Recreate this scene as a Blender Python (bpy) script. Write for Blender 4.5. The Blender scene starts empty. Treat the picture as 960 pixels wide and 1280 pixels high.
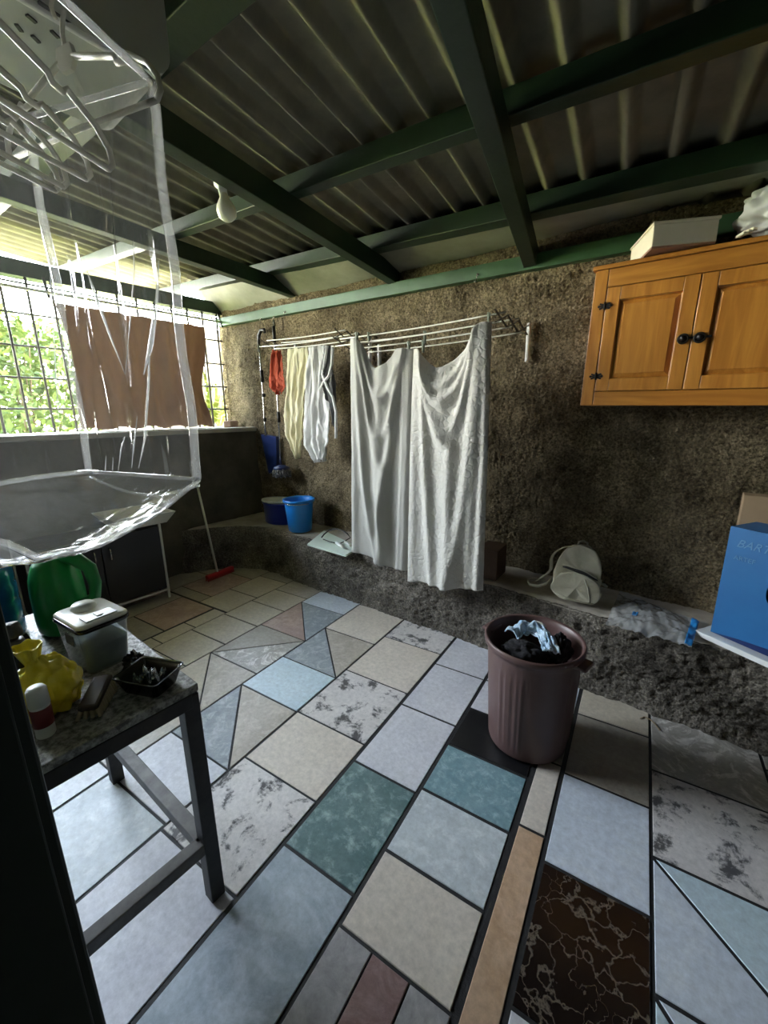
import bpy, bmesh, math, random
import numpy as np
from mathutils import Vector, Matrix, noise
R=math.radians
SC=bpy.context.scene
COL=SC.collection
# ------------------------------------------------------------------ camera (fitted to the floor tile grid)
FPX=509.58; PITCH=0.236725; ROLL=-0.0108746; YAW=-0.56057-R(6); H=1.55
def _axes():
    cp,sp=math.cos(PITCH),math.sin(PITCH)
    fw=np.array([math.sin(YAW)*cp,math.cos(YAW)*cp,-sp]); rt=np.array([math.cos(YAW),-math.sin(YAW),0.]); up=np.cross(rt,fw)
    c,s=math.cos(ROLL),math.sin(ROLL)
    return c*rt+s*up,-s*rt+c*up,fw
RT,UP,FW=_axes()
cd=bpy.data.cameras.new('camera'); cam=bpy.data.objects.new('camera',cd); COL.objects.link(cam)
cd.sensor_fit='VERTICAL'; cd.sensor_height=36; cd.lens=FPX/1280*36; cd.clip_start=.02
m=Matrix.Identity(4)
for i in range(3): m[i][0],m[i][1],m[i][2]=RT[i],UP[i],-FW[i]
m[2][3]=H
cam.matrix_world=m; SC.camera=cam
# sight-line helpers: where the line of sight through a photo point meets a known plane of the room
O=np.array([0,0,H])
def ray(x,y): return FW+(x-480)/FPX*RT-(y-640)/FPX*UP
def onZ(x,y,z=0.): d=ray(x,y); return d*((z-H)/d[2])+O
def onY(x,y,Y): d=ray(x,y); return d*(Y/d[1])+O
def onX(x,y,X): d=ray(x,y); return d*(X/d[0])+O
def atD(x,y,D): d=ray(x,y); return d/np.hypot(d[0],d[1])*D+O
# ------------------------------------------------------------------ world, sun, exposure
vs=SC.view_settings; SC.display_settings.display_device='sRGB'; vs.view_transform='Standard'; vs.look='None'; vs.gamma=1; vs.exposure=1.87; vs.use_curve_mapping=False
w=bpy.data.worlds.new('sky'); SC.world=w; w.use_nodes=True
nt=w.node_tree; bg=nt.nodes['Background']
tc=nt.nodes.new('ShaderNodeTexCoord'); sx=nt.nodes.new('ShaderNodeSeparateXYZ'); cr=nt.nodes.new('ShaderNodeValToRGB')
nt.links.new(tc.outputs['Generated'],sx.inputs[0]); nt.links.new(sx.outputs['Z'],cr.inputs[0]); nt.links.new(cr.outputs[0],bg.inputs[0])
cr.color_ramp.elements[0].color=(1,.97,.86,1); cr.color_ramp.elements[0].position=.0
cr.color_ramp.elements[1].color=(.62,.78,1,1); cr.color_ramp.elements[1].position=.75
e=cr.color_ramp.elements.new(.25); e.color=(.86,.93,1,1)
bg.inputs[1].default_value=19.0
sl=bpy.data.lights.new('sun','SUN'); sl.energy=45; sl.angle=R(2); sl.color=(1,.93,.78)
so=bpy.data.objects.new('sun',sl); COL.objects.link(so); so.rotation_euler=(R(-32),R(22),0)
pl=bpy.data.lights.new('window_daylight_portal','AREA'); pl.shape='RECTANGLE'; pl.size=1.1; pl.size_y=3.4; pl.cycles.is_portal=True
po=bpy.data.objects.new('window_daylight_portal',pl); COL.objects.link(po); po.location=(-4.56,1.1,2.0); po.rotation_euler=(0,R(-90),0)
SC.cycles.max_bounces=10; SC.cycles.diffuse_bounces=5; SC.cycles.transparent_max_bounces=24; SC.cycles.sample_clamp_indirect=8
# ------------------------------------------------------------------ materials
def newmat(name):
    m=bpy.data.materials.new(name); m.use_nodes=True
    return m,m.node_tree,m.node_tree.nodes['Principled BSDF']
def hexc(c): return (c[0],c[1],c[2],1)
def mat(name,col,rough=.6,col2=None,scale=8,detail=6,lo=.35,hi=.65,bump=0,bscale=40,metal=0,stretch=None,spec=.5,dist=0,trans=0,bdist=.01,rough2=None,ntype='noise'):
    m,nt,b=newmat(name); L=nt.links; N=nt.nodes
    b.inputs['Base Color'].default_value=hexc(col); b.inputs['Roughness'].default_value=rough; b.inputs['Metallic'].default_value=metal; b.inputs['Specular IOR Level'].default_value=spec
    tc=N.new('ShaderNodeTexCoord'); src=tc.outputs['Object']
    if stretch:
        mp=N.new('ShaderNodeMapping'); mp.inputs['Scale'].default_value=stretch; L.new(src,mp.inputs[0]); src=mp.outputs[0]
    if col2 is not None:
        n=N.new('ShaderNodeTexNoise'); n.inputs['Scale'].default_value=scale; n.inputs['Detail'].default_value=detail; n.inputs['Roughness'].default_value=.62; n.inputs['Distortion'].default_value=dist
        L.new(src,n.inputs['Vector'])
        r=N.new('ShaderNodeValToRGB'); r.color_ramp.elements[0].position=lo; r.color_ramp.elements[1].position=hi
        r.color_ramp.elements[0].color=hexc(col); r.color_ramp.elements[1].color=hexc(col2)
        L.new(n.outputs['Fac'],r.inputs[0]); L.new(r.outputs[0],b.inputs['Base Color'])
    if bump:
        n2=N.new('ShaderNodeTexNoise'); n2.inputs['Scale'].default_value=bscale; n2.inputs['Detail'].default_value=5; L.new(src,n2.inputs['Vector'])
        bp=N.new('ShaderNodeBump'); bp.inputs['Strength'].default_value=bump; bp.inputs['Distance'].default_value=bdist; L.new(n2.outputs['Fac'],bp.inputs['Height']); L.new(bp.outputs[0],b.inputs['Normal'])
    if trans: b.inputs['Transmission Weight'].default_value=trans
    return m
def tilemat(name,base,vein,vscale=6,vlo=.52,vhi=.62,base2=None,dist=1.5,rough=.22,fine=None):
    """glazed ceramic: soft two-tone ground, veins or blotches over it"""
    m,nt,b=newmat(name); L=nt.links; N=nt.nodes
    tc=N.new('ShaderNodeTexCoord'); src=tc.outputs['Object']
    n0=N.new('ShaderNodeTexNoise'); n0.inputs['Scale'].default_value=5; n0.inputs['Detail'].default_value=8; n0.inputs['Roughness'].default_value=.65; L.new(src,n0.inputs['Vector'])
    r0=N.new('ShaderNodeValToRGB'); r0.color_ramp.elements[0].position=.35; r0.color_ramp.elements[1].position=.65
    r0.color_ramp.elements[0].color=hexc(base); r0.color_ramp.elements[1].color=hexc(base2 or [min(1,x*1.15) for x in base]); L.new(n0.outputs['Fac'],r0.inputs[0])
    n1=N.new('ShaderNodeTexNoise'); n1.inputs['Scale'].default_value=vscale; n1.inputs['Detail'].default_value=9; n1.inputs['Roughness'].default_value=.7; n1.inputs['Distortion'].default_value=dist; L.new(src,n1.inputs['Vector'])
    r1=N.new('ShaderNodeValToRGB'); r1.color_ramp.elements[0].position=vlo; r1.color_ramp.elements[1].position=vhi
    r1.color_ramp.elements[0].color=(0,0,0,1); r1.color_ramp.elements[1].color=(1,1,1,1); L.new(n1.outputs['Fac'],r1.inputs[0])
    mx=N.new('ShaderNodeMix'); mx.data_type='RGBA'; L.new(r1.outputs[0],mx.inputs[0]); L.new(r0.outputs[0],mx.inputs[6]); mx.inputs[7].default_value=hexc(vein)
    ng=N.new('ShaderNodeTexNoise'); ng.inputs['Scale'].default_value=42; ng.inputs['Detail'].default_value=6; ng.inputs['Roughness'].default_value=.7; L.new(src,ng.inputs['Vector'])
    mg=N.new('ShaderNodeMapRange'); mg.inputs[1].default_value=.3; mg.inputs[2].default_value=.7; mg.inputs[3].default_value=.92; mg.inputs[4].default_value=1.32; L.new(ng.outputs['Fac'],mg.inputs[0])
    vm=N.new('ShaderNodeVectorMath'); vm.operation='SCALE'; L.new(mx.outputs[2],vm.inputs[0]); L.new(mg.outputs[0],vm.inputs['Scale'])
    L.new(vm.outputs[0],b.inputs['Base Color']); b.inputs['Roughness'].default_value=rough
    n2=N.new('ShaderNodeTexNoise'); n2.inputs['Scale'].default_value=14; n2.inputs['Detail'].default_value=3; L.new(src,n2.inputs['Vector'])
    r2=N.new('ShaderNodeMapRange'); r2.inputs[3].default_value=rough; r2.inputs[4].default_value=rough+.3; L.new(n2.outputs['Fac'],r2.inputs[0]); L.new(r2.outputs[0],b.inputs['Roughness'])
    bp=N.new('ShaderNodeBump'); bp.inputs['Strength'].default_value=.12; bp.inputs['Distance'].default_value=.006; L.new(n2.outputs['Fac'],bp.inputs['Height']); L.new(bp.outputs[0],b.inputs['Normal'])
    return m
def veinmat(name,base,vein,scale=7,width=.035,rough=.2):
    """dark stone crossed by thin pale veins"""
    m,nt,b=newmat(name); L=nt.links; N=nt.nodes
    tc=N.new('ShaderNodeTexCoord'); n=N.new('ShaderNodeTexNoise'); n.inputs['Scale'].default_value=5; n.inputs['Detail'].default_value=4; L.new(tc.outputs['Object'],n.inputs['Vector'])
    n.inputs['Scale'].default_value=9; n.inputs['Detail'].default_value=7
    ad=N.new('ShaderNodeMix'); ad.data_type='RGBA'; ad.inputs[0].default_value=.22; L.new(tc.outputs['Object'],ad.inputs[6]); L.new(n.outputs['Color'],ad.inputs[7])
    v=N.new('ShaderNodeTexVoronoi'); v.feature='DISTANCE_TO_EDGE'; v.inputs['Scale'].default_value=scale; L.new(ad.outputs[2],v.inputs['Vector'])
    nm=N.new('ShaderNodeTexNoise'); nm.inputs['Scale'].default_value=6; nm.inputs['Detail'].default_value=5; L.new(tc.outputs['Object'],nm.inputs['Vector'])
    mm=N.new('ShaderNodeMapRange'); mm.inputs[1].default_value=.38; mm.inputs[2].default_value=.62; mm.inputs[3].default_value=.01; mm.inputs[4].default_value=width; L.new(nm.outputs['Fac'],mm.inputs[0])
    dv=N.new('ShaderNodeMath'); dv.operation='DIVIDE'; L.new(v.outputs['Distance'],dv.inputs[0]); L.new(mm.outputs[0],dv.inputs[1])
    r=N.new('ShaderNodeValToRGB'); r.color_ramp.elements[0].position=0; r.color_ramp.elements[0].color=hexc(vein); r.color_ramp.elements[1].position=1; r.color_ramp.elements[1].color=hexc(base)
    L.new(dv.outputs[0],r.inputs[0]); L.new(r.outputs[0],b.inputs['Base Color']); b.inputs['Roughness'].default_value=rough
    return m
def woodmat(name,c1,c2,axis='Z',rough=.35,scale=6):
    m,nt,b=newmat(name); L=nt.links; N=nt.nodes
    tc=N.new('ShaderNodeTexCoord'); mp=N.new('ShaderNodeMapping'); L.new(tc.outputs['Object'],mp.inputs[0])
    mp.inputs['Scale'].default_value={'Z':(9,9,.9),'X':(.9,9,9),'Y':(9,.9,9)}[axis]
    n=N.new('ShaderNodeTexNoise'); n.inputs['Scale'].default_value=scale*.5; n.inputs['Detail'].default_value=6; n.inputs['Distortion'].default_value=.8; L.new(mp.outputs[0],n.inputs['Vector'])
    r=N.new('ShaderNodeValToRGB'); r.color_ramp.elements[0].position=.3; r.color_ramp.elements[1].position=.7; r.color_ramp.elements[0].color=hexc(c1); r.color_ramp.elements[1].color=hexc(c2)
    L.new(n.outputs['Fac'],r.inputs[0]); L.new(r.outputs[0],b.inputs['Base Color']); b.inputs['Roughness'].default_value=rough
    bp=N.new('ShaderNodeBump'); bp.inputs['Strength'].default_value=.15; bp.inputs['Distance'].default_value=.003; L.new(n.outputs['Fac'],bp.inputs['Height']); L.new(bp.outputs[0],b.inputs['Normal'])
    return m
def filmmat(name,tint=(1,1,1),haze=.06,gloss=.05,ior=1.45,bump=0,bscale=12,gain=1.0):
    """clear plastic film: lets light straight through, mirrors at grazing angles, a little milky"""
    m,nt,b=newmat(name); L=nt.links; N=nt.nodes; N.remove(b); out=N['Material Output']
    tr=N.new('ShaderNodeBsdfTransparent'); tr.inputs[0].default_value=hexc(tint)
    gl=N.new('ShaderNodeBsdfGlossy'); gl.inputs['Roughness'].default_value=gloss
    lw=N.new('ShaderNodeLayerWeight'); lw.inputs[0].default_value=.5
    pw=N.new('ShaderNodeMath'); pw.operation='POWER'; pw.inputs[1].default_value=3.2; L.new(lw.outputs['Facing'],pw.inputs[0])
    fr=N.new('ShaderNodeMath'); fr.operation='ADD'; fr.inputs[1].default_value=.045; L.new(pw.outputs[0],fr.inputs[0])
    df=N.new('ShaderNodeBsdfDiffuse'); df.inputs[0].default_value=(.9,.92,.92,1)
    tl=N.new('ShaderNodeBsdfTranslucent'); tl.inputs[0].default_value=(.9,.92,.92,1)
    md=N.new('ShaderNodeMixShader'); L.new(df.outputs[0],md.inputs[1]); L.new(tl.outputs[0],md.inputs[2]); md.inputs[0].default_value=.5
    m1=N.new('ShaderNodeMixShader'); m1.inputs[0].default_value=haze; L.new(tr.outputs[0],m1.inputs[1]); L.new(md.outputs[0],m1.inputs[2])
    mu=N.new('ShaderNodeMath'); mu.operation='MULTIPLY'; mu.use_clamp=True; mu.inputs[1].default_value=gain; L.new(fr.outputs[0],mu.inputs[0])
    m2=N.new('ShaderNodeMixShader'); L.new(mu.outputs[0],m2.inputs[0]); L.new(m1.outputs[0],m2.inputs[1]); L.new(gl.outputs[0],m2.inputs[2]); L.new(m2.outputs[0],out.inputs[0])
    if bump:
        tc=N.new('ShaderNodeTexCoord'); n=N.new('ShaderNodeTexNoise'); n.inputs['Scale'].default_value=bscale; n.inputs['Detail'].default_value=3; n.inputs['Distortion'].default_value=.6
        mp=N.new('ShaderNodeMapping'); mp.inputs['Scale'].default_value=(1,1,.35); L.new(tc.outputs['Object'],mp.inputs[0]); L.new(mp.outputs[0],n.inputs['Vector'])
        bp=N.new('ShaderNodeBump'); bp.inputs['Strength'].default_value=bump; bp.inputs['Distance'].default_value=.03; L.new(n.outputs['Fac'],bp.inputs['Height'])
        L.new(bp.outputs[0],gl.inputs['Normal']); L.new(bp.outputs[0],lw.inputs['Normal'])
    return m
def clothmat(name,col,bump=.3,bscale=220,relief=0,trans=.25,col2=None):
    m,nt,b=newmat(name); L=nt.links; N=nt.nodes; out=N['Material Output']
    b.inputs['Base Color'].default_value=hexc(col); b.inputs['Roughness'].default_value=.95; b.inputs['Specular IOR Level'].default_value=.1; b.inputs['Sheen Weight'].default_value=.2
    tc=N.new('ShaderNodeTexCoord'); n=N.new('ShaderNodeTexNoise'); n.inputs['Scale'].default_value=bscale; n.inputs['Detail'].default_value=3; L.new(tc.outputs['Object'],n.inputs['Vector'])
    bp=N.new('ShaderNodeBump'); bp.inputs['Strength'].default_value=bump; bp.inputs['Distance'].default_value=.004; L.new(n.outputs['Fac'],bp.inputs['Height'])
    last=bp
    if relief:
        v=N.new('ShaderNodeTexVoronoi'); v.feature='DISTANCE_TO_EDGE'; v.inputs['Scale'].default_value=26
        n3=N.new('ShaderNodeTexNoise'); n3.inputs['Scale'].default_value=3; n3.inputs['Detail'].default_value=2; L.new(tc.outputs['Object'],n3.inputs['Vector'])
        r3=N.new('ShaderNodeValToRGB'); r3.color_ramp.elements[0].position=.0; r3.color_ramp.elements[1].position=.16; L.new(tc.outputs['Object'],v.inputs['Vector']); L.new(v.outputs['Distance'],r3.inputs[0])
        bp2=N.new('ShaderNodeBump'); bp2.inputs['Strength'].default_value=relief; bp2.inputs['Distance'].default_value=.006; L.new(r3.outputs[0],bp2.inputs['Height']); L.new(bp.outputs[0],bp2.inputs['Normal']); last=bp2
    L.new(last.outputs[0],b.inputs['Normal'])
    if trans:
        tl=N.new('ShaderNodeBsdfTranslucent'); tl.inputs[0].default_value=hexc(col); mx=N.new('ShaderNodeMixShader'); mx.inputs[0].default_value=trans
        L.new(b.outputs[0],mx.inputs[1]); L.new(tl.outputs[0],mx.inputs[2]); L.new(mx.outputs[0],out.inputs[0])
    return m
def plastermat(name,c1,c2,bs=60,strength=1.0,dist=.02):
    m,nt,b=newmat(name); L=nt.links; N=nt.nodes
    tc=N.new('ShaderNodeTexCoord')
    n=N.new('ShaderNodeTexNoise'); n.inputs['Scale'].default_value=3.2; n.inputs['Detail'].default_value=9; n.inputs['Roughness'].default_value=.72; L.new(tc.outputs['Object'],n.inputs['Vector'])
    r=N.new('ShaderNodeValToRGB'); r.color_ramp.elements[0].position=.36; r.color_ramp.elements[1].position=.66; r.color_ramp.elements[0].color=hexc(c1); r.color_ramp.elements[1].color=hexc(c2); L.new(n.outputs['Fac'],r.inputs[0])
    ng=N.new('ShaderNodeTexNoise'); ng.inputs['Scale'].default_value=75; ng.inputs['Detail'].default_value=3; ng.inputs['Roughness'].default_value=.7; L.new(tc.outputs['Object'],ng.inputs['Vector'])
    mg=N.new('ShaderNodeMapRange'); mg.inputs[1].default_value=.33; mg.inputs[2].default_value=.68; mg.inputs[3].default_value=.35; mg.inputs[4].default_value=1.45; L.new(ng.outputs['Fac'],mg.inputs[0])
    vm=N.new('ShaderNodeVectorMath'); vm.operation='SCALE'; L.new(r.outputs[0],vm.inputs[0]); L.new(mg.outputs[0],vm.inputs['Scale']); L.new(vm.outputs[0],b.inputs['Base Color'])
    b.inputs['Roughness'].default_value=.95; b.inputs['Specular IOR Level'].default_value=.15
    n2=N.new('ShaderNodeTexNoise'); n2.inputs['Scale'].default_value=bs; n2.inputs['Detail'].default_value=4; n2.inputs['Roughness'].default_value=.6; n2.inputs['Distortion'].default_value=.15; L.new(tc.outputs['Object'],n2.inputs['Vector'])
    bp=N.new('ShaderNodeBump'); bp.inputs['Strength'].default_value=strength; bp.inputs['Distance'].default_value=dist; L.new(n2.outputs['Fac'],bp.inputs['Height']); L.new(bp.outputs[0],b.inputs['Normal'])
    return m
M=dict(
 plaster=plastermat('rough_plaster',(.10,.078,.045),(.31,.25,.155),70,1.0,.03),
 ledge=plastermat('ledge_plaster',(.075,.066,.054),(.30,.27,.225),60,1.0,.03),
 ledgetop=mat('ledge_top_cement',(.30,.27,.22),.9,(.44,.40,.34),5,bump=.4,bscale=30),
 cement=mat('smooth_cement',(.20,.20,.155),.85,(.30,.295,.235),3,bump=.25,bscale=18),
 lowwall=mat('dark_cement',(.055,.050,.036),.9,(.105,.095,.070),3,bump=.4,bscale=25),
 sill=mat('sill_cement',(.34,.33,.29),.85,(.45,.43,.38),6,bump=.3,bscale=30),
 roof=mat('fibre_cement_sheet',(.13,.12,.08),.85,(.22,.205,.14),4,bump=.2,bscale=30),
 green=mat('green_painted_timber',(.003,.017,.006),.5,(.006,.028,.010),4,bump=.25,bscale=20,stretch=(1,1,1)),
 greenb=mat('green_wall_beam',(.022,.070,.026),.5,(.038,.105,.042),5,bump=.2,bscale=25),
 greendoor=mat('dark_green_door',(.004,.016,.009),.5,(.007,.024,.013),3),
 grout=mat('black_grout',(.008,.008,.009),.7,(.02,.02,.02),30,bump=.3,bscale=120),
 wood=woodmat('orange_pine',(.34,.130,.017),(.54,.245,.042),'Z'),
 woodx=woodmat('orange_pine_across',(.34,.130,.017),(.52,.235,.04),'X'),
 woodin=mat('pine_shadow_groove',(.22,.08,.015),.6),
 iron=mat('black_iron',(.01,.009,.008),.45,metal=.3),
 bin=mat('brown_bin_plastic',(.105,.060,.056),.42,(.125,.072,.066),9,bump=.05),
 black=mat('black_cloth',(.006,.006,.008),.95,(.016,.015,.018),20,bump=.4,bscale=120),
 denim=mat('pale_denim',(.30,.47,.66),.9,(.62,.76,.88),14,bump=.4,bscale=150),
 blue=mat('bright_blue_plastic',(.012,.20,.62),.3,(.014,.22,.66),5),
 navy=mat('deep_blue_plastic',(.010,.022,.24),.3,(.012,.028,.28),5),
 navyd=mat('navy_plastic',(.006,.02,.10),.35),
 white=mat('white_plastic',(.72,.73,.70),.35,(.78,.78,.75),8),
 offw=mat('off_white_enamel',(.55,.56,.50),.4,(.62,.62,.56),4),
 greyw=mat('pale_grey_panel',(.46,.48,.42),.4,(.48,.50,.46),4),
 slot=mat('black_slot',(.003,.003,.003),.6),
 steel=mat('dark_painted_steel',(.012,.012,.012),.5,(.03,.028,.025),18,bump=.1,bscale=60),
 rail=mat('worn_steel',(.07,.065,.06),.5,(.16,.15,.14),14,bump=.15,bscale=50),
 stone=mat('speckled_table_top',(.07,.07,.066),.42,(.36,.36,.34),55,10,.40,.60,bump=.5,bscale=70),
 rod=mat('white_coated_wire',(.75,.74,.66),.4,metal=.0),
 wire=mat('dark_metal_lattice',(.06,.05,.035),.4,metal=.6),
 chrome=mat('bright_steel',(.62,.62,.60),.25,metal=.9),
 red=clothmat('red_cloth',(.42,.085,.045)), cream=clothmat('cream_cloth',(.80,.76,.55),trans=.3), whitec=clothmat('white_cloth',(.82,.82,.80),trans=.3), greyc=clothmat('dark_grey_cloth',(.16,.16,.16)),
 towel=clothmat('plain_white_towel',(.44,.435,.395),.8,160,trans=.10), towel2=clothmat('patterned_white_towel',(.62,.605,.55),.8,160,relief=.5,trans=.10),
 curtain=clothmat('brown_curtain',(.25,.175,.125),.3,120,trans=.35),
 bag=mat('beige_backpack_cloth',(.42,.40,.30),.9,(.50,.47,.36),12,bump=.35,bscale=220),
 bagd=mat('backpack_lining',(.02,.02,.018),.9), bagt=mat('backpack_webbing',(.36,.34,.26),.9,bump=.4,bscale=200),
 bluebox=mat('blue_printed_board',(.005,.105,.29),.5,(.007,.12,.32),5), card=mat('brown_cardboard',(.34,.24,.14),.85,(.38,.27,.16),6), print_=mat('pale_blue_print',(.08,.22,.42),.5),
 brownb=mat('dark_brown_box',(.09,.055,.035),.8,(.12,.075,.05),8),
 creambox=mat('cream_card_box',(.74,.68,.52),.7,(.80,.74,.58),6), pinkish=mat('pinkish_card',(.40,.20,.12),.8),
 sinkw=mat('white_sink_fibreglass',(.66,.66,.60),.4), blackcab=mat('black_cabinet_panel',(.007,.007,.007),.35,(.012,.012,.012),5),
 redp=mat('red_plastic',(.42,.012,.02),.4), bulb=mat('bulb_white_glass',(.80,.78,.60),.3), cable=mat('red_brown_cable',(.25,.09,.06),.6),
 jug=mat('green_plastic',(.012,.24,.05),.28,(.015,.30,.07),6), yellow=mat('yellow_plastic_film',(.62,.50,.015),.18,(.74,.62,.05),22,bump=.5,bscale=18), amber=mat('dark_red_label',(.16,.02,.02),.4),
 water=mat('blue_tinted_plastic',(.02,.10,.30),.15,(.03,.15,.40),10,bump=.3,bscale=14), dgrey=mat('dark_grey_plastic',(.045,.045,.045),.4,(.06,.06,.06),10), bplastic=mat('black_gloss_plastic',(.006,.006,.007),.15), bristle=mat('pale_bristle',(.42,.34,.22),.8,bump=.6,bscale=150), brushw=mat('dark_brush_wood',(.035,.02,.012),.55),
 silver=mat('silver_film',(.50,.55,.60),.12,(.08,.09,.10),26,8,.45,.55,metal=.8,bump=.5,bscale=30),
 mopc=mat('mop_strings',(.34,.33,.29),.95,(.10,.10,.10),60,3,.42,.55,bump=.6,bscale=90),
 fern=mat('fern_green',(.24,.33,.02),.6,(.36,.42,.04),12), leaf=mat('foliage_green',(.055,.105,.012),.7,(.14,.19,.03),9), grass=mat('sunlit_grass',(.42,.44,.13),.95,(.55,.54,.22),2), planks=woodmat('sunlit_planks',(.030,.022,.011),(.048,.038,.020),'Z',.8), soil=mat('brick_piece',(.30,.19,.13),.9,(.40,.28,.20),20,bump=.4), bark=mat('bark',(.16,.12,.08),.9),
 peg=mat('dark_peg',(.035,.04,.03),.5), pegg=mat('grey_green_peg',(.14,.17,.12),.5), straw=mat('straw',(.30,.22,.12),.9), rodw=mat('white_rod',(.80,.80,.76),.35), grille=mat('window_bar_iron',(.035,.03,.022),.6),
 tray=mat('pale_mint_board',(.62,.72,.63),.4,(.66,.76,.67),5), whiteb=mat('white_foam_board',(.70,.72,.72),.6), hanger=mat('hanger_plastic',(.62,.60,.50),.35), film=filmmat('clear_vinyl',haze=.03,gloss=.08,bump=.12,bscale=6,gain=.8), filmb=filmmat('clear_vinyl_base',haze=.18,gloss=.18,bump=.35,bscale=12,gain=1.3),
 piping=filmmat('clear_piping',haze=.24,gloss=.10,gain=1.6), crease_glint=filmmat('film_crease_glint',haze=.40,gloss=.12,gain=1.4), crate=filmmat('clear_tub',(.86,.93,.93),haze=.22,gloss=.05), pbag=filmmat('crinkled_clear_bag',haze=.42,gloss=.2,bump=.4,bscale=14,gain=1.0), bluef=mat('blue_bag_edge',(.02,.22,.55),.4), pbagw=filmmat('white_carrier_bag',(.92,.94,.93),haze=.72,gloss=.2,bump=.4,bscale=20,gain=1),
 bottle=filmmat('smoky_bottle',(.35,.36,.38),haze=.05,gloss=.05))
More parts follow.
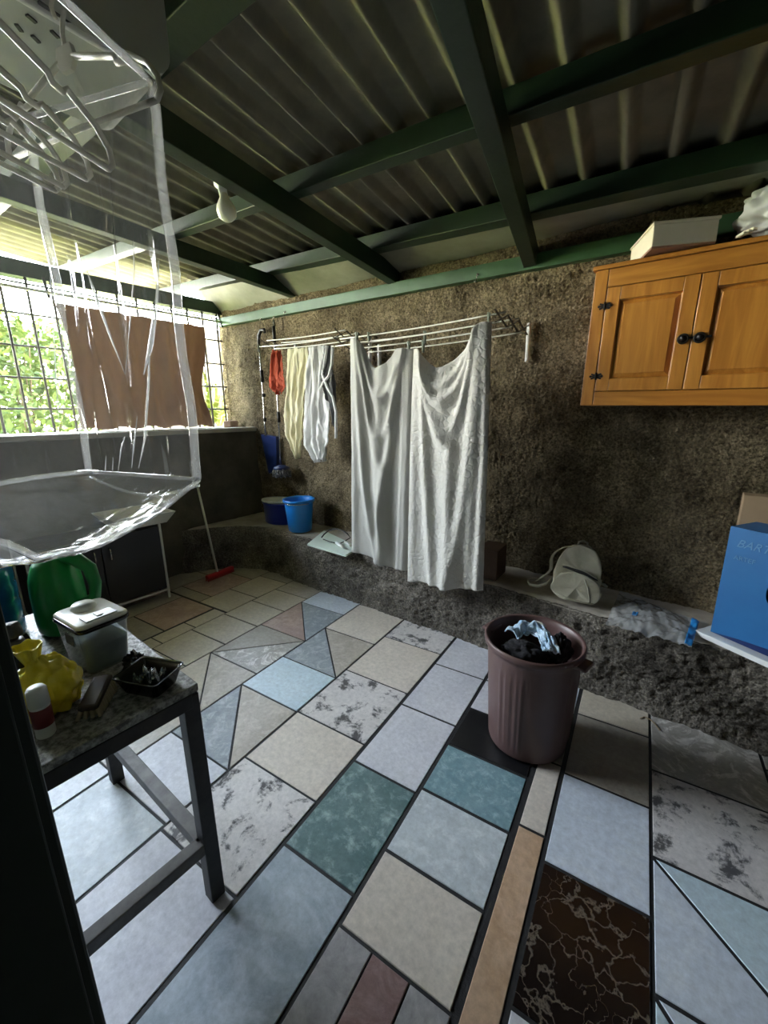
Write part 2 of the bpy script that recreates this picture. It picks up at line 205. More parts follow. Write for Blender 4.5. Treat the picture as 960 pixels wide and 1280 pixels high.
# ------------------------------------------------------------------ mesh helpers
class MB:
    """collects shapes into one mesh"""
    def __init__(s): s.v=[]; s.f=[]; s.mi=[]; s.sm=[]
    def add(s,vs,fs,mi=0,smooth=False):
        b=len(s.v); s.v+=[tuple(map(float,p)) for p in vs]; s.f+=[tuple(b+i for i in q) for q in fs]; s.mi+=[mi]*len(fs); s.sm+=[smooth]*len(fs); return s
    def box(s,c,d,rot=None,mi=0,bev=0.0):
        c=Vector(c); hx,hy,hz=[x/2 for x in d]; Rm=rot if rot is not None else Matrix.Identity(3)
        if bev<=0:
            vs=[c+Rm@Vector((sx*hx,sy*hy,sz*hz)) for sx in(-1,1) for sy in(-1,1) for sz in(-1,1)]
            return s.add(vs,[(0,1,3,2),(4,6,7,5),(0,4,5,1),(2,3,7,6),(0,2,6,4),(1,5,7,3)],mi)
        bm=bmesh.new(); bmesh.ops.create_cube(bm,size=1)
        for v in bm.verts: v.co=Vector((v.co.x*2*hx,v.co.y*2*hy,v.co.z*2*hz))
        bmesh.ops.bevel(bm,geom=bm.edges[:],offset=min(bev,.49*min(d)),segments=2,affect='EDGES',profile=.5)
        bm.verts.index_update(); s.add([c+Rm@v.co for v in bm.verts],[[v.index for v in f.verts] for f in bm.faces],mi); bm.free(); return s
    def bar(s,p0,p1,wd,ht,up=(0,0,1),mi=0,bev=0.0):
        p0,p1=Vector(p0),Vector(p1); d=(p1-p0); L=d.length; d.normalize(); u=Vector(up); x=d.cross(u).normalized(); u=x.cross(d).normalized()
        return s.box((p0+p1)/2,(wd,L,ht),Matrix((x,d,u)).transposed(),mi,bev)
    def tube(s,pts,r,n=8,mi=0,caps=True,closed=False):
        P=[Vector(p) for p in pts]; k=len(P); rs=r if hasattr(r,'__len__') else [r]*k; vs=[]; prev=None
        for i,p in enumerate(P):
            a=P[i-1] if (i or closed) else p; b=P[(i+1)%k] if (i<k-1 or closed) else p
            t=(b-a).normalized()
            if prev is None:
                u=t.orthogonal().normalized()
            else:
                u=(prev-t*prev.dot(t)); u=u.normalized() if u.length>1e-6 else t.orthogonal().normalized()
            prev=u; v=t.cross(u)
            for j in range(n):
                a_=2*math.pi*j/n; vs.append(p+(u*math.cos(a_)+v*math.sin(a_))*rs[i])
        fs=[]
        for i in range(k if closed else k-1):
            i2=(i+1)%k
            for j in range(n): fs.append((i*n+j,i*n+(j+1)%n,i2*n+(j+1)%n,i2*n+j))
        if caps and not closed: fs+= [tuple(range(n-1,-1,-1)),tuple((k-1)*n+j for j in range(n))]
        return s.add(vs,fs,mi,True)
    def lathe(s,prof,c=(0,0,0),n=32,mi=0,sx=1,sy=1,fn=None,rot=None,capb=False,capt=False):
        c=Vector(c); vs=[]; k=len(prof)
        for (r,z) in prof:
            for j in range(n):
                a=2*math.pi*j/n; rr=r*(fn(a,z) if fn else 1); q=Vector((rr*math.cos(a)*sx,rr*math.sin(a)*sy,z)); vs.append(c+(rot@q if rot is not None else q))
        fs=[(i*n+j,i*n+(j+1)%n,(i+1)*n+(j+1)%n,(i+1)*n+j) for i in range(k-1) for j in range(n)]
        if capb: fs.append(tuple(range(n-1,-1,-1)))
        if capt: fs.append(tuple((k-1)*n+j for j in range(n)))
        return s.add(vs,fs,mi,True)
    def grid(s,fn,nu,nv,mi=0,smooth=True,thick=0):
        vs=[fn(i/nu,j/nv) for j in range(nv+1) for i in range(nu+1)]
        fs=[(j*(nu+1)+i,j*(nu+1)+i+1,(j+1)*(nu+1)+i+1,(j+1)*(nu+1)+i) for j in range(nv) for i in range(nu)]
        return s.add(vs,fs,mi,smooth)
    def prism(s,poly,n,mi=0,mi_side=None):
        """poly: list of 3d points, extruded by vector n"""
        P=[Vector(p) for p in poly]; n=Vector(n); k=len(P)
        s.add(P+[p+n for p in P],[tuple(range(k-1,-1,-1)),tuple(range(k,2*k))],mi)
        b=len(s.v)-2*k; fs=[(b+i,b+(i+1)%k,b+k+(i+1)%k,b+k+i) for i in range(k)]
        s.f+=fs; s.mi+=[mi if mi_side is None else mi_side]*k; s.sm+=[False]*k; return s
    def build(s,name,mats,parent=None,solid=0,sub=0,loc=None):
        me=bpy.data.meshes.new(name); me.from_pydata(s.v,[],s.f)
        for mm in (mats if isinstance(mats,(list,tuple)) else [mats]): me.materials.append(mm)
        me.polygons.foreach_set('material_index',s.mi); me.polygons.foreach_set('use_smooth',s.sm); me.update()
        bm=bmesh.new(); bm.from_mesh(me); bmesh.ops.recalc_face_normals(bm,faces=bm.faces[:]); bm.to_mesh(me); bm.free()
        o=bpy.data.objects.new(name,me); COL.objects.link(o)
        if parent is not None:
            o.parent=parent; o.matrix_parent_inverse=(parent.matrix_basis.inverted() if parent.type=='EMPTY' else Matrix.Identity(4))
        if loc is not None: o.location=loc
        if solid:
            md=o.modifiers.new('thickness','SOLIDIFY'); md.thickness=solid; md.offset=0
        if sub:
            md=o.modifiers.new('smooth','SUBSURF'); md.levels=sub; md.render_levels=sub
        return o
def tag(o,label,cat,group=None,kind=None):
    o['label']=label; o['category']=cat
    if group: o['group']=group
    if kind: o['kind']=kind
    return o
def thing(name,label,cat,loc=(0,0,0),rz=0,group=None):
    o=bpy.data.objects.new(name,None); COL.objects.link(o); o.empty_display_size=.05; o.location=loc; o.rotation_euler=(0,0,rz)
    return tag(o,label,cat,group)
def struct(o): o['kind']='structure'; return o
def copy_tree(o,parent=None):
    c=o.copy(); COL.objects.link(c)
    if parent is not None: c.parent=parent
    for ch in list(o.children): copy_tree(ch,c)
    return c
def lerp(a,b,t): return a+(b-a)*t
def V3(a): return Vector([float(x) for x in a])
def interp(t,pts):
    for (a,b),(c,d) in zip(pts,pts[1:]):
        if t<=c: 
            u=(t-a)/(c-a) if c>a else 0; return b+(d-b)*u
    return pts[-1][1]
def fbm(p,o=4): return noise.fractal(Vector(p),.6,2.1,o)
YW=2.80      # face of the back wall
XL=-4.00     # inner face of the low wall under the window
XWIN=-4.50   # plane of the window bars
ZS=1.42      # window sill
ZL=.44       # top of the plaster ledge
# ================================================================== SETTING
# ---- floor: one mesh, every tile a raised slab in its own glaze
C6,S6=math.cos(R(6)),math.sin(R(6))
def uv(u,v,z=0.): return (u*C6-v*S6,u*S6+v*C6,z)
T=[M['grout'],
 tilemat('tile_bluewhite',(.50,.55,.62),(.62,.66,.70),5,.5,.7,(.56,.61,.68)),          #1
 tilemat('tile_lavender_white',(.52,.52,.56),(.62,.62,.65),5,.5,.7,(.60,.60,.63)),      #2
 tilemat('tile_cream',(.56,.50,.43),(.64,.58,.50),5,.5,.7,(.60,.54,.47)),               #3
 tilemat('tile_blotched',(.55,.52,.50),(.08,.075,.075),9,.52,.60,(.62,.59,.57),.25),      #4 pale with dark blotches
 tilemat('tile_green',(.075,.14,.14),(.32,.42,.42),16,.50,.68,(.15,.22,.22),.3),        #5
 tilemat('tile_teal',(.13,.24,.27),(.34,.47,.50),24,.5,.68,(.20,.31,.34),.3),          #6
 tilemat('tile_greymarble',(.42,.46,.48),(.60,.63,.64),16,.5,.66,(.50,.54,.56),.4),     #7
 tilemat('tile_greyblue_cloud',(.27,.32,.36),(.45,.50,.54),4,.45,.7,(.36,.41,.45),2.5), #8
 tilemat('tile_orange',(.42,.27,.16),(.55,.38,.26),6,.45,.65,(.50,.35,.24),2),          #9
 veinmat('tile_brown_marble',(.012,.008,.007),(.16,.13,.10),15,.075),                     #10
 tilemat('tile_black',(.006,.006,.007),(.012,.012,.013),6,.5,.7,(.008,.008,.009)),      #11
 tilemat('tile_taupe',(.26,.23,.19),(.34,.31,.26),4,.45,.65,(.31,.28,.23),2),           #12
 tilemat('tile_slate',(.22,.25,.27),(.40,.43,.45),14,.5,.64,(.28,.31,.33),.8),         #13
 tilemat('tile_stone_beige',(.34,.30,.25),(.48,.44,.38),12,.5,.64,(.42,.38,.32),.8),   #14
 tilemat('tile_pinkbrown',(.30,.20,.16),(.44,.33,.28),6,.45,.65,(.36,.26,.22),2),       #15
 tilemat('tile_paleblue',(.46,.57,.62),(.54,.64,.69),5,.5,.7,(.50,.60,.66)),            #16
 tilemat('tile_beige',(.42,.37,.29),(.50,.45,.36),5,.45,.65,(.47,.42,.34)),             #17
 tilemat('tile_redbrown',(.20,.12,.11),(.32,.22,.21),7,.45,.65,(.26,.17,.16),2),        #18
 tilemat('tile_wave_marble',(.30,.28,.25),(.62,.60,.57),5,.50,.60,(.38,.36,.33),3.5),   #19
 tilemat('tile_grey_stripe',(.28,.27,.27),(.40,.39,.39),8,.45,.65,(.34,.33,.33),2)]     #20
fb=MB()
fb.add([(-5,-3,-.0035),(3.2,-3,-.0035),(3.2,3.2,-.0035),(-5,3.2,-.0035)],[(0,1,2,3)],0)
def tile(poly,mi,gap=.006):
    """poly in tile-grid metres, drawn in by the joint and given a small bevel"""
    c=Vector((sum(p[0] for p in poly)/len(poly),sum(p[1] for p in poly)/len(poly))); P=[Vector(p) for p in poly]; k=len(P)
    area=sum(P[i].x*P[(i+1)%k].y-P[(i+1)%k].x*P[i].y for i in range(k))
    if area<0: P.reverse()
    def inset(g):
        out=[]
        for i in range(k):
            a,b,c_=P[i-1],P[i],P[(i+1)%k]; d1=(b-a).normalized(); d2=(c_-b).normalized(); n1=Vector((-d1.y,d1.x)); n2=Vector((-d2.y,d2.x))
            q=(n1+n2); q/=max(.15,(1+n1.dot(n2))); out.append(b+q*g)
        return out
    I0=inset(gap); I1=inset(gap+.0018)
    jz=random.uniform(-.0008,.0008)
    vs=[uv(p.x,p.y,-.012) for p in I0]+[uv(p.x,p.y,-.002+jz) for p in I0]+[uv(p.x,p.y,jz) for p in I1]
    fs=[tuple(range(2*k,3*k))]+[(i,(i+1)%k,k+(i+1)%k,k+i) for i in range(k)]+[(k+i,k+(i+1)%k,2*k+(i+1)%k,2*k+i) for i in range(k)]
    fb.add(vs,fs,mi)
random.seed(4)
def row(u0,u1,vs,mats,gap=.006,gl=0,gr=0):
    for (v1,v0),mm in zip(zip(vs,vs[1:]),mats):
        a,b,c,d=(u0+gl,v0),(u1-gr,v0),(u1-gr,v1),(u0+gl,v1)
        if isinstance(mm,tuple):
            kind=mm[0]
            if kind=='d': tile([a,b,d],mm[1],gap); tile([b,c,d],mm[2],gap)       # diagonal far-left to near-right
            elif kind=='e': tile([a,b,c],mm[1],gap); tile([a,c,d],mm[2],gap)     # diagonal near-left to far-right
            elif kind=='s':
                n=len(mm)-1
                for i in range(n): tile([(lerp(a[0],b[0],i/n),v0),(lerp(a[0],b[0],(i+1)/n),v0),(lerp(a[0],b[0],(i+1)/n),v1),(lerp(a[0],b[0],i/n),v1)],mm[1+i],.003)
        else: tile([a,b,c,d],mm,gap)
far=3.3
row(.63,1.06,[far,2.62,2.15,1.7,1.25,.8,.35,-.1,-.55],[12,19,12,14,1,3,8,2])
row(.20,.63,[far,2.32,1.89,1.46,1.04,.60,.15,-.3,-.75],[17,19,4,('d',1,16),('d',16,1),3,2,8])
row(-.13,.20,[far,2.10,1.67,1.24,.81,.38,-.1,-.55],[17,12,1,10,2,3,8],.006,.003)
row(-.245,-.13,[far,2.08,1.70,1.33,.55,.0,-.55],[1,12,3,9,1,3],.006,.008,.004)
row(-.63,-.245,[far,2.12,1.845,1.555,1.275,.98,.71,.28,-.2,-.6],[2,2,11,6,7,3,('s',20,18,20),1,3],.007,.002,.006)
row(-.96,-.63,[far,2.115,1.68,1.24,.80,.13,-.35,-.8],[2,2,2,5,8,1,3],.006,.003,.003)
row(-1.405,-.96,[far,2.515,2.225,1.77,1.34,.99,.59,-.02,-.5],[4,4,3,4,3,4,2,1],.005,.002,.004)
row(-1.85,-1.405,[far,2.545,2.10,1.67,1.335,.90,.61,.15,-.3],[2,3,('d',13,14),16,('d',13,14),2,7,2],.005,.002)
row(-2.30,-1.85,[far,2.575,2.33,1.885,1.45,1.05,.62,.2,-.25],[16,1,('d',15,13),('e',19,12),('d',17,14),('e',14,15),2,2],.004)
row(-2.69,-2.30,[far,2.63,2.40,2.13,1.85,1.565,1.27,.85,.4,-.05],[3,14,17,17,17,17,14,14,12],.005)
row(-3.06,-2.69,[far,2.55,2.19,1.88],[12,17,17],.005)
row(-2.835,-2.69,[1.87,1.60,1.345,1.1,.8,.5],[17,17,17,17,14],.005)
row(-3.28,-2.85,[1.87,1.45,1.0,.55],[15,12,15],.006)
row(-3.50,-3.06,[far,2.45,2.0,1.88],[12,15,12],.005)
row(-3.95,-3.50,[far,2.3,1.85,1.4,.95],[12,12,15,12],.005)
row(-4.4,-3.95,[far,2.3,1.85,1.4,.95],[12,12,12,12],.005)
row(-3.50,-3.28,[1.87,1.4,.9,.4],[12,12,12],.005)
for k,(a,b) in enumerate([(1.06,1.5),(1.5,1.95),(1.95,2.4),(2.4,2.9)]): row(a,b,[far,2.4,1.95,1.5,1.05,.6,.15,-.3,-.75,-1.2],[12,14,17,1,3,16,2,8,14],.006)
floor=fb.build('floor',T); struct(floor)
# ---- back wall, rough plaster with real relief
def wallpt(u,v):
    x=lerp(-4.56,2.6,u); z=lerp(.30,2.60+.094*(-x-1.0)*1.0+.02,v)
    n1=noise.noise((x*46,7,z*46)); n2=noise.noise((x*88,3,z*88))
    d=.018*fbm((x*3.1,0,z*3.1),3)+.010*n1*(1+.8*noise.noise((x*5,1,z*5)))+.005*n2
    return (x,YW-d-.005,z)
b=MB().grid(wallpt,900,330); wb=b.build('wall_back',M['plaster'],solid=0); struct(wb)
bk=MB().box((-.94,YW+.12,1.5),(7.2,.16,3.2)); struct(bk.build('wall_back_core',M['lowwall']))
# ---- low wall under the window, with its sill
b=MB().grid(lambda u,v:(XL+.012*fbm((2,u*14,v*5)),lerp(-2.6,YW+.03,u),lerp(0,ZS-.04,v)),160,40)
b.box((XL-.30,.1,ZS/2-.03),(.56,5.4,ZS-.06))
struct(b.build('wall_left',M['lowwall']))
b=MB().box((XL-.26,.1,ZS-.022),(.56,5.4,.045),bev=.012); struct(b.build('trim_1',M['sill']))
# upper piece of the left wall above the bars, and an unseen panel added to shut out nearer daylight
b=MB().bar((XWIN-.04,-2.6,2.705),(XWIN-.04,2.8,2.705),.12,.12); struct(b.build('trim_2',M['green']))
struct(MB().box((XWIN,-1.65,2.02),(.14,1.95,1.3)).build('wall_left_light_block',M['lowwall']))
# walls behind and to the right of the photographer
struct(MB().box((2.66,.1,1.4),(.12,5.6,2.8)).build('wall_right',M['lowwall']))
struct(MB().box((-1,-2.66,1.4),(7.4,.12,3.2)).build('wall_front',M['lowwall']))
# ---- plaster ledge along the back wall, curving into the left wall
front=[(XL-.05,1.75),(-3.95,1.86),(-3.86,2.04),(-3.70,2.235),(-3.45,2.365),(-3.25,2.395),(-2.97,2.37),(-2.56,2.365),(-2.13,2.378),(-1.70,2.373),(-1.30,2.395),(-.80,2.37),(-.35,2.335),(0,2.33),(.28,2.345),(.6,2.32),(2.6,2.30)]
def along(pts,n):
    P=[Vector(p) for p in pts]; L=[0]
    for a,c in zip(P,P[1:]): L.append(L[-1]+(c-a).length)
    out=[]
    for i in range(n+1):
        t=L[-1]*i/n
        for j in range(len(P)-1):
            if t<=L[j+1]+1e-9:
                out.append(P[j].lerp(P[j+1],(t-L[j])/(L[j+1]-L[j]))); break
    return out
NF=640; fl=along(front,NF)
def ledgept(u,v):
    p=fl[min(NF,round(u*NF))]; z=ZL*v
    back=.0 if v<.9 else (v-.9)*.25
    d=.020*fbm((p.x*5,1,z*5),3)+.013*noise.noise((p.x*34,5+p.y*20,z*34))+.010*noise.noise((p.x*70,2+p.y*40,z*70))-.05*max(0,1-v*6)**2
    return (p.x+back*.2,p.y+back+d*.8+.004,z)
struct(MB().grid(ledgept,NF,60).build('trim_3',M['ledge']))
def ltop(u,v):
    p=fl[min(NF,round(u*NF))]; y=lerp(p.y+.022,YW+.02,v); x=lerp(p.x,max(p.x,XL-.02),v)
    return (x,y,ZL+.006*fbm((x*7,y*7,1),3)-(.008 if v<.05 else 0))
struct(MB().grid(ltop,NF,22).build('trim_4',M['ledgetop']))
# ---- roof
RD=Vector((-.144,1,-.03)).normalized()
def rz_(x,y,off=0): return 2.509-.094*(x+2.054)-.043*(y-2.82)+off
def corr(u,v):
    s=lerp(-5.8,3.0,u); y=lerp(-2.9,2.86,v); x=s-.144*(y-1.5)
    ph=abs(((s+.06)/.172)%1-.5)*2; wv=1-(math.cos(math.pi*min(1,ph/.52))*.5+.5)
    return (x,y,rz_(x,y,.205)+.046*wv)
struct(MB().grid(corr,1400,6).build('ceiling',M['roof'],solid=.007))
def rafter(xe,y0,ye,k,name='ceiling_rafter',wd=.075,ht=.115):
    f=lambda y:(xe-k*(y-ye),y,rz_(xe-k*(y-ye),y)+ht/2)
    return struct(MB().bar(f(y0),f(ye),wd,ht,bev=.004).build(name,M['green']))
rafter(-2.055,-2.6,2.80,.13); rafter(-1.01,-2.6,2.80,.232); rafter(-3.25,-2.6,2.80,.02); rafter(.80,-2.6,2.80,.15)
def purlin(pts,wd=.07,ht=.085):
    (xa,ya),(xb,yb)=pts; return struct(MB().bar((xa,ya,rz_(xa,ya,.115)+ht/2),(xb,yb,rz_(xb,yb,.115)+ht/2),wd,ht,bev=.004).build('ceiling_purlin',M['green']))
purlin([(-5.8,.86),(2.6,.80)],.11); purlin([(-5.8,1.70),(2.6,1.60)]); purlin([(-5.8,2.67),(2.6,2.18)],.10,.09); purlin([(-5.8,.12),(2.6,.1)]); purlin([(-5.8,-1.2),(2.6,-1.2)])
# green plate bolted along the wall, and the smooth cement band above it
bl,br=onY(280,409,YW),onY(778,320,YW)
sl_=(br[2]-bl[2])/(br[0]-bl[0])
fz=lambda x:bl[2]+sl_*(x-bl[0])+.042
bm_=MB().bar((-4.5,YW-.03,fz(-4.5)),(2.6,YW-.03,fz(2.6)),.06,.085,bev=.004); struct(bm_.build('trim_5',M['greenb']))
def soff(x,y): return rz_(x,y,.115)+.022
pf0,pf1=(-4.9,2.62),(2.6,2.18)
def sfp(u,v):
    x=lerp(-4.6,2.6,u); y=lerp(lerp(2.62,2.18,(x+4.9)/7.5),YW+.02,v); zw=2.575 if x>-1.2 else 2.575+.025*(-1.2-x)
    return (x,y,lerp(soff(x,y),zw+.0,min(1,v*1.0))+.004*fbm((x*4,y*4,0)))
struct(MB().grid(sfp,160,14).build('trim_6',M['cement'],solid=.012))
# ---- window: iron grid of bars, one structure; outside: grass, shrubs, planks
win=struct(thing('window_1','barred window opening in the left wall','window',(XWIN,1,ZS)))
b=MB()
y=2.78; 
for k in range(30):
    yy=2.74-k*.165
    b.tube([(XWIN,yy,ZS-.02),(XWIN,yy,2.65)],.011,6)
b.build('vertical_bars',M['grille'],win)
b=MB()
for z in(1.62,1.87,2.12,2.37,2.60): b.tube([(XWIN-.008,-2.5,z),(XWIN-.008,2.79,z)],.009,6)
b.build('cross_bars',M['grille'],win)
b=MB().bar((XWIN,YW-.012,ZS-.02),(XWIN,YW-.012,2.65),.03,.025); b.build('frame',M['grille'],win)
g=MB().grid(lambda u,v:(lerp(-30,-5.0,u),lerp(-16,18,v),.25*fbm((u*9,v*9,0))-.15),40,40); struct(g.build('ground',M['grass']))
def shrub(name,c,rad,hgt,n,lab,group,seed,lm=.09):
    rnd=random.Random(seed); t=thing(name,lab,'shrub',(c[0],c[1],c[2]),0,group); st=MB(); lf=MB()
    for k in range(9):
        a=rnd.uniform(0,6.28); r=rad*rnd.uniform(.2,.8); pts=[(c[0]+r*.1*math.cos(a),c[1]+r*.1*math.sin(a),c[2])]
        for q in(.4,.75,1): pts.append((c[0]+r*q*math.cos(a),c[1]+r*q*math.sin(a),c[2]+hgt*q*rnd.uniform(.85,1)))
        st.tube(pts,[.02,.015,.01,.004],5)
    for k in range(n):
        a=rnd.uniform(0,6.28); rr=rad*math.sqrt(rnd.random()); z=rnd.random()**.7; p=Vector((c[0]+rr*math.cos(a)*(1.1-.5*z),c[1]+rr*math.sin(a)*(1.1-.5*z),c[2]+hgt*z))
        d=Vector((rnd.gauss(0,1),rnd.gauss(0,1),rnd.gauss(.3,.6))).normalized(); s_=d.cross(Vector((rnd.gauss(0,1),rnd.gauss(0,1),rnd.gauss(0,1)))).normalized(); L=lm*rnd.uniform(.7,1.4)
        lf.add([p,p+d*L*.5+s_*L*.22,p+d*L,p+d*L*.5-s_*L*.22],[(0,1,2,3)],0)
    st.build('stem',M['bark'],t); lf.build('foliage',M['leaf'],t)
shrub('garden_shrub',(-6.6,1.25,-.1),1.05,2.75,6500,'bright green shrub seen through the bars at the left edge',None,1,.12)
shrub('garden_shrub',(-7.2,3.55,-.1),1.0,2.4,3000,'bright green shrub standing outside behind the brown curtain',None,2)
shrub('garden_shrub',(-6.8,-1.2,-.1),1.1,2.5,3500,'bright green shrub outside the window, hidden by the clear bag',None,3)
# planks outside the far end of the window
b=MB()
for k in range(9): b.box((-5.55-.02*(k%2),2.55+k*.165,1.25),(.03,.16,2.9),bev=.004)
tag(b.build('plank_fence',M['planks']),'sunlit cream plank fence outside the far end of the barred window','fence')
# fern fronds just outside the bars
fr=thing('potted_fern','bright yellow-green fern growing behind the window bars by the corner','fern',(-4.66,2.52,1.35)); rnd=random.Random(7)
for (y0,h,lean,n) in((2.60,.66,-.03,34),(2.66,.50,.05,28),(2.72,.38,.08,22),(2.58,.30,-.10,20),(2.75,.24,.04,16),(2.64,.22,.0,16)):
    b=MB(); stem=[]
    for k in range(n+1):
        q=k/n; p=Vector((-4.62+.03*q*q-.04*(n%3),y0+lean*q*q,1.40+h*q)); stem.append(p)
        if k>1:
            L=.105*math.sin(math.pi*min(1,(1-q)*.9+.12))
            for sg in(-1,1):
                d=Vector((rnd.uniform(-.2,.2),sg,.30)).normalized(); w_=.011
                b.add([p,p+d*L*.5+Vector((0,0,w_)),p+d*L,p+d*L*.5-Vector((0,0,w_))],[(0,1,2,3)],0)
    b.tube(stem,[.004]*len(stem),5); b.build('frond',M['fern'],fr)
MB().lathe([(.0,1.22),(.07,1.22),(.085,1.36),(.08,1.375),(.07,1.36),(0,1.355)],(-4.66,2.66,0),20).build('pot',M['soil'],fr)
MB().box((-4.66,2.6,1.205),(.14,.7,.03)).build('outer_sill',M['sill'],fr)
tag(MB().box((-4.28,2.66,ZS+.035),(.10,.13,.07),Matrix.Rotation(.3,3,'Z'),bev=.008).build('brick_piece',M['soil']),'small brick piece on the sill below the fern','brick')
# white curtain rod on hooks and the brown curtain
rodz=2.52
t=thing('curtain_rod','white curtain rod running above the barred window','curtain rod',(-4.40,1.5,rodz))
MB().tube([(-4.40,-1.8,rodz+.0),(-4.40,2.77,rodz+.03)],.013,10).build('rod',M['rodw'],t)
for yy in(2.74,1.2,.2):
    MB().bar((-4.40,yy,rodz-.02),(-4.46,yy,2.66),.02,.012).build('bracket',M['iron'],t)
ct=thing('curtain','brown cloth curtain hanging over the middle of the barred window','curtain',(-4.40,1.85,1.45))
def cur(u,v):
    y=lerp(1.27,2.50,u); z=lerp(2.472,1.44,v)
    pinch=math.exp(-((v-.62)/.28)**2)*.10*max(0,(u-.72)/.28); y-=pinch
    y+=.03*math.sin(v*5)*(1-u)-.10*(1-u)*(1-v)*.6+.02
    return (-4.40+.028*math.sin(u*38+1.5*math.sin(v*3))*(.5+.5*v)+.02*fbm((u*6,v*3,2)),y,z+.012*math.sin(u*30)*v)
MB().grid(cur,120,50).build('cloth',M['curtain'],ct,solid=.004)
for k in range(11):
    yy=1.24+k*.122; zz=rodz+.03*(yy+1.8)/4.57
    MB().tube([(-4.40+.024*math.sin(a),yy,zz+.024*math.cos(a)-.0065) for a in [q*6.283/14 for q in range(14)]],.0035,5,closed=True).build('ring',M['grille'],ct)
# ================================================================== WALL CABINET (top right)
cab=thing('wall_cabinet','orange pine wall cabinet with two panelled doors, hung on the back wall','cabinet',(-.58,2.5,1.58))
X0,Y0,Z0=-.578,2.50,1.582; CW,CH,CDp=.90,.685,.30
tl=Matrix.Rotation(R(1.2),4,'Y')
def cb(mb,name,mt,par): return mb.build(name,mt,par)
def bx(x0,x1,z0,z1,y0,y1,mb=None,bev=.003,mi=0): return (mb or MB()).box((X0+(x0+x1)/2,Y0+(y0+y1)/2,Z0+(z0+z1)/2),(x1-x0,y1-y0,z1-z0),bev=bev,mi=mi)
b=MB(); bx(0,CW,0,.02,.0,CDp,b); bx(0,.018,.02,CH-.02,.02,CDp,b); bx(CW-.018,CW,.02,CH-.02,.02,CDp,b); bx(.018,CW-.018,.02,CH-.02,CDp-.012,CDp-.002,b)
cb(b,'carcass',M['wood'],cab)
cb(bx(-.012,CW+.012,CH-.02,CH,-.012,CDp),'top_board',M['woodx'],cab)
cb(bx(.002,.062,.0,CH-.022,-.004,.02),'stile',M['wood'],cab); cb(bx(CW-.062,CW-.002,.0,CH-.022,-.004,.02),'stile',M['wood'],cab); cb(bx(.064,CW-.064,.0,.072,-.003,.02),'rail',M['woodx'],cab); cb(bx(.064,CW-.064,CH-.105,CH-.022,-.003,.02),'rail',M['woodx'],cab)
def cdoor(xa,xb,za,zb,hinge):
    d=bx(xa,xa+.062,za,zb,-.006,.014); bx(xb-.062,xb,za,zb,-.006,.014,d); bx(xa+.062,xb-.062,za,za+.062,-.005,.014,d); bx(xa+.062,xb-.062,zb-.062,zb,-.005,.014,d)
    o=cb(d,'door',M['wood'],cab)
    # raised and fielded panel with a sunk moulding round it
    pa,pb,qa,qb=xa+.062,xb-.062,za+.062,zb-.062
    p=MB(); g=.022
    ring=[(0,.012),(.006,.016),(g,.004),(g+.003,.0)]
    vs=[];fs=[]
    for (ins,yy) in ring: vs+=[(X0+pa+ins,Y0+yy,Z0+qa+ins),(X0+pb-ins,Y0+yy,Z0+qa+ins),(X0+pb-ins,Y0+yy,Z0+qb-ins),(X0+pa+ins,Y0+yy,Z0+qb-ins)]
    for k in range(3): fs+=[(k*4+i,k*4+(i+1)%4,k*4+4+(i+1)%4,k*4+4+i) for i in range(4)]
    fs.append((12,13,14,15)); p.add(vs,fs); cb(p,'panel',M['wood'],o)
    # ring-pull knob near the meeting edge
    kx=(xb-.03) if hinge=='l' else (xa+.03); c=(X0+kx,Y0-.008,Z0+(za+zb)/2-.02)
    k=MB().lathe([(.0,.022),(.010,.020),(.013,.012),(.010,.004),(.022,.003),(.022,0)],c,18,rot=Matrix.Rotation(R(90),3,'X'))
    k.tube([(c[0]+.020*math.cos(a),c[1]-.010,c[2]-.004+.020*math.sin(a)) for a in [q*6.283/20 for q in range(20)]],.004,6,closed=True)
    k.box((c[0]+(.022 if hinge=='l' else .03),c[1]-.001,c[2]),(.03,.004,.010))
    cb(k,'ring_knob',M['iron'],o)
    hx=xa if hinge=='l' else xb
    for hz in(za+.075,zb-.085):
        h=MB(); cx,cz=X0+hx-.002,Z0+hz
        h.tube([(cx,Y0-.012,cz-.018),(cx,Y0-.012,cz+.018)],.005,8)
        for sg in(-1,1):
            for dz in(-1,1):
                h.bar((cx,Y0-.009,cz+dz*.004),(cx+sg*.022,Y0-.009,cz+dz*.012),.003,.010,up=(0,1,0)) if False else h.box((cx+sg*.013,Y0-.009,cz+dz*.008),(.024,.003,.009),Matrix.Rotation(sg*dz*-.35,3,'Y'))
            h.lathe([(0,.003),(.006,.003),(.006,0)],(cx+sg*.027,Y0-.008,cz),10,rot=Matrix.Rotation(R(90),3,'X')); h.box((cx+sg*.012,Y0-.009,cz),(.02,.003,.008))
        cb(h,'hinge',M['iron'],o)
cdoor(.066,.449,.075,CH-.108,'l'); cdoor(.452,CW-.066,.075,CH-.108,'r')
cab.rotation_euler=(0,R(1.1),0)
ct_=Z0+CH
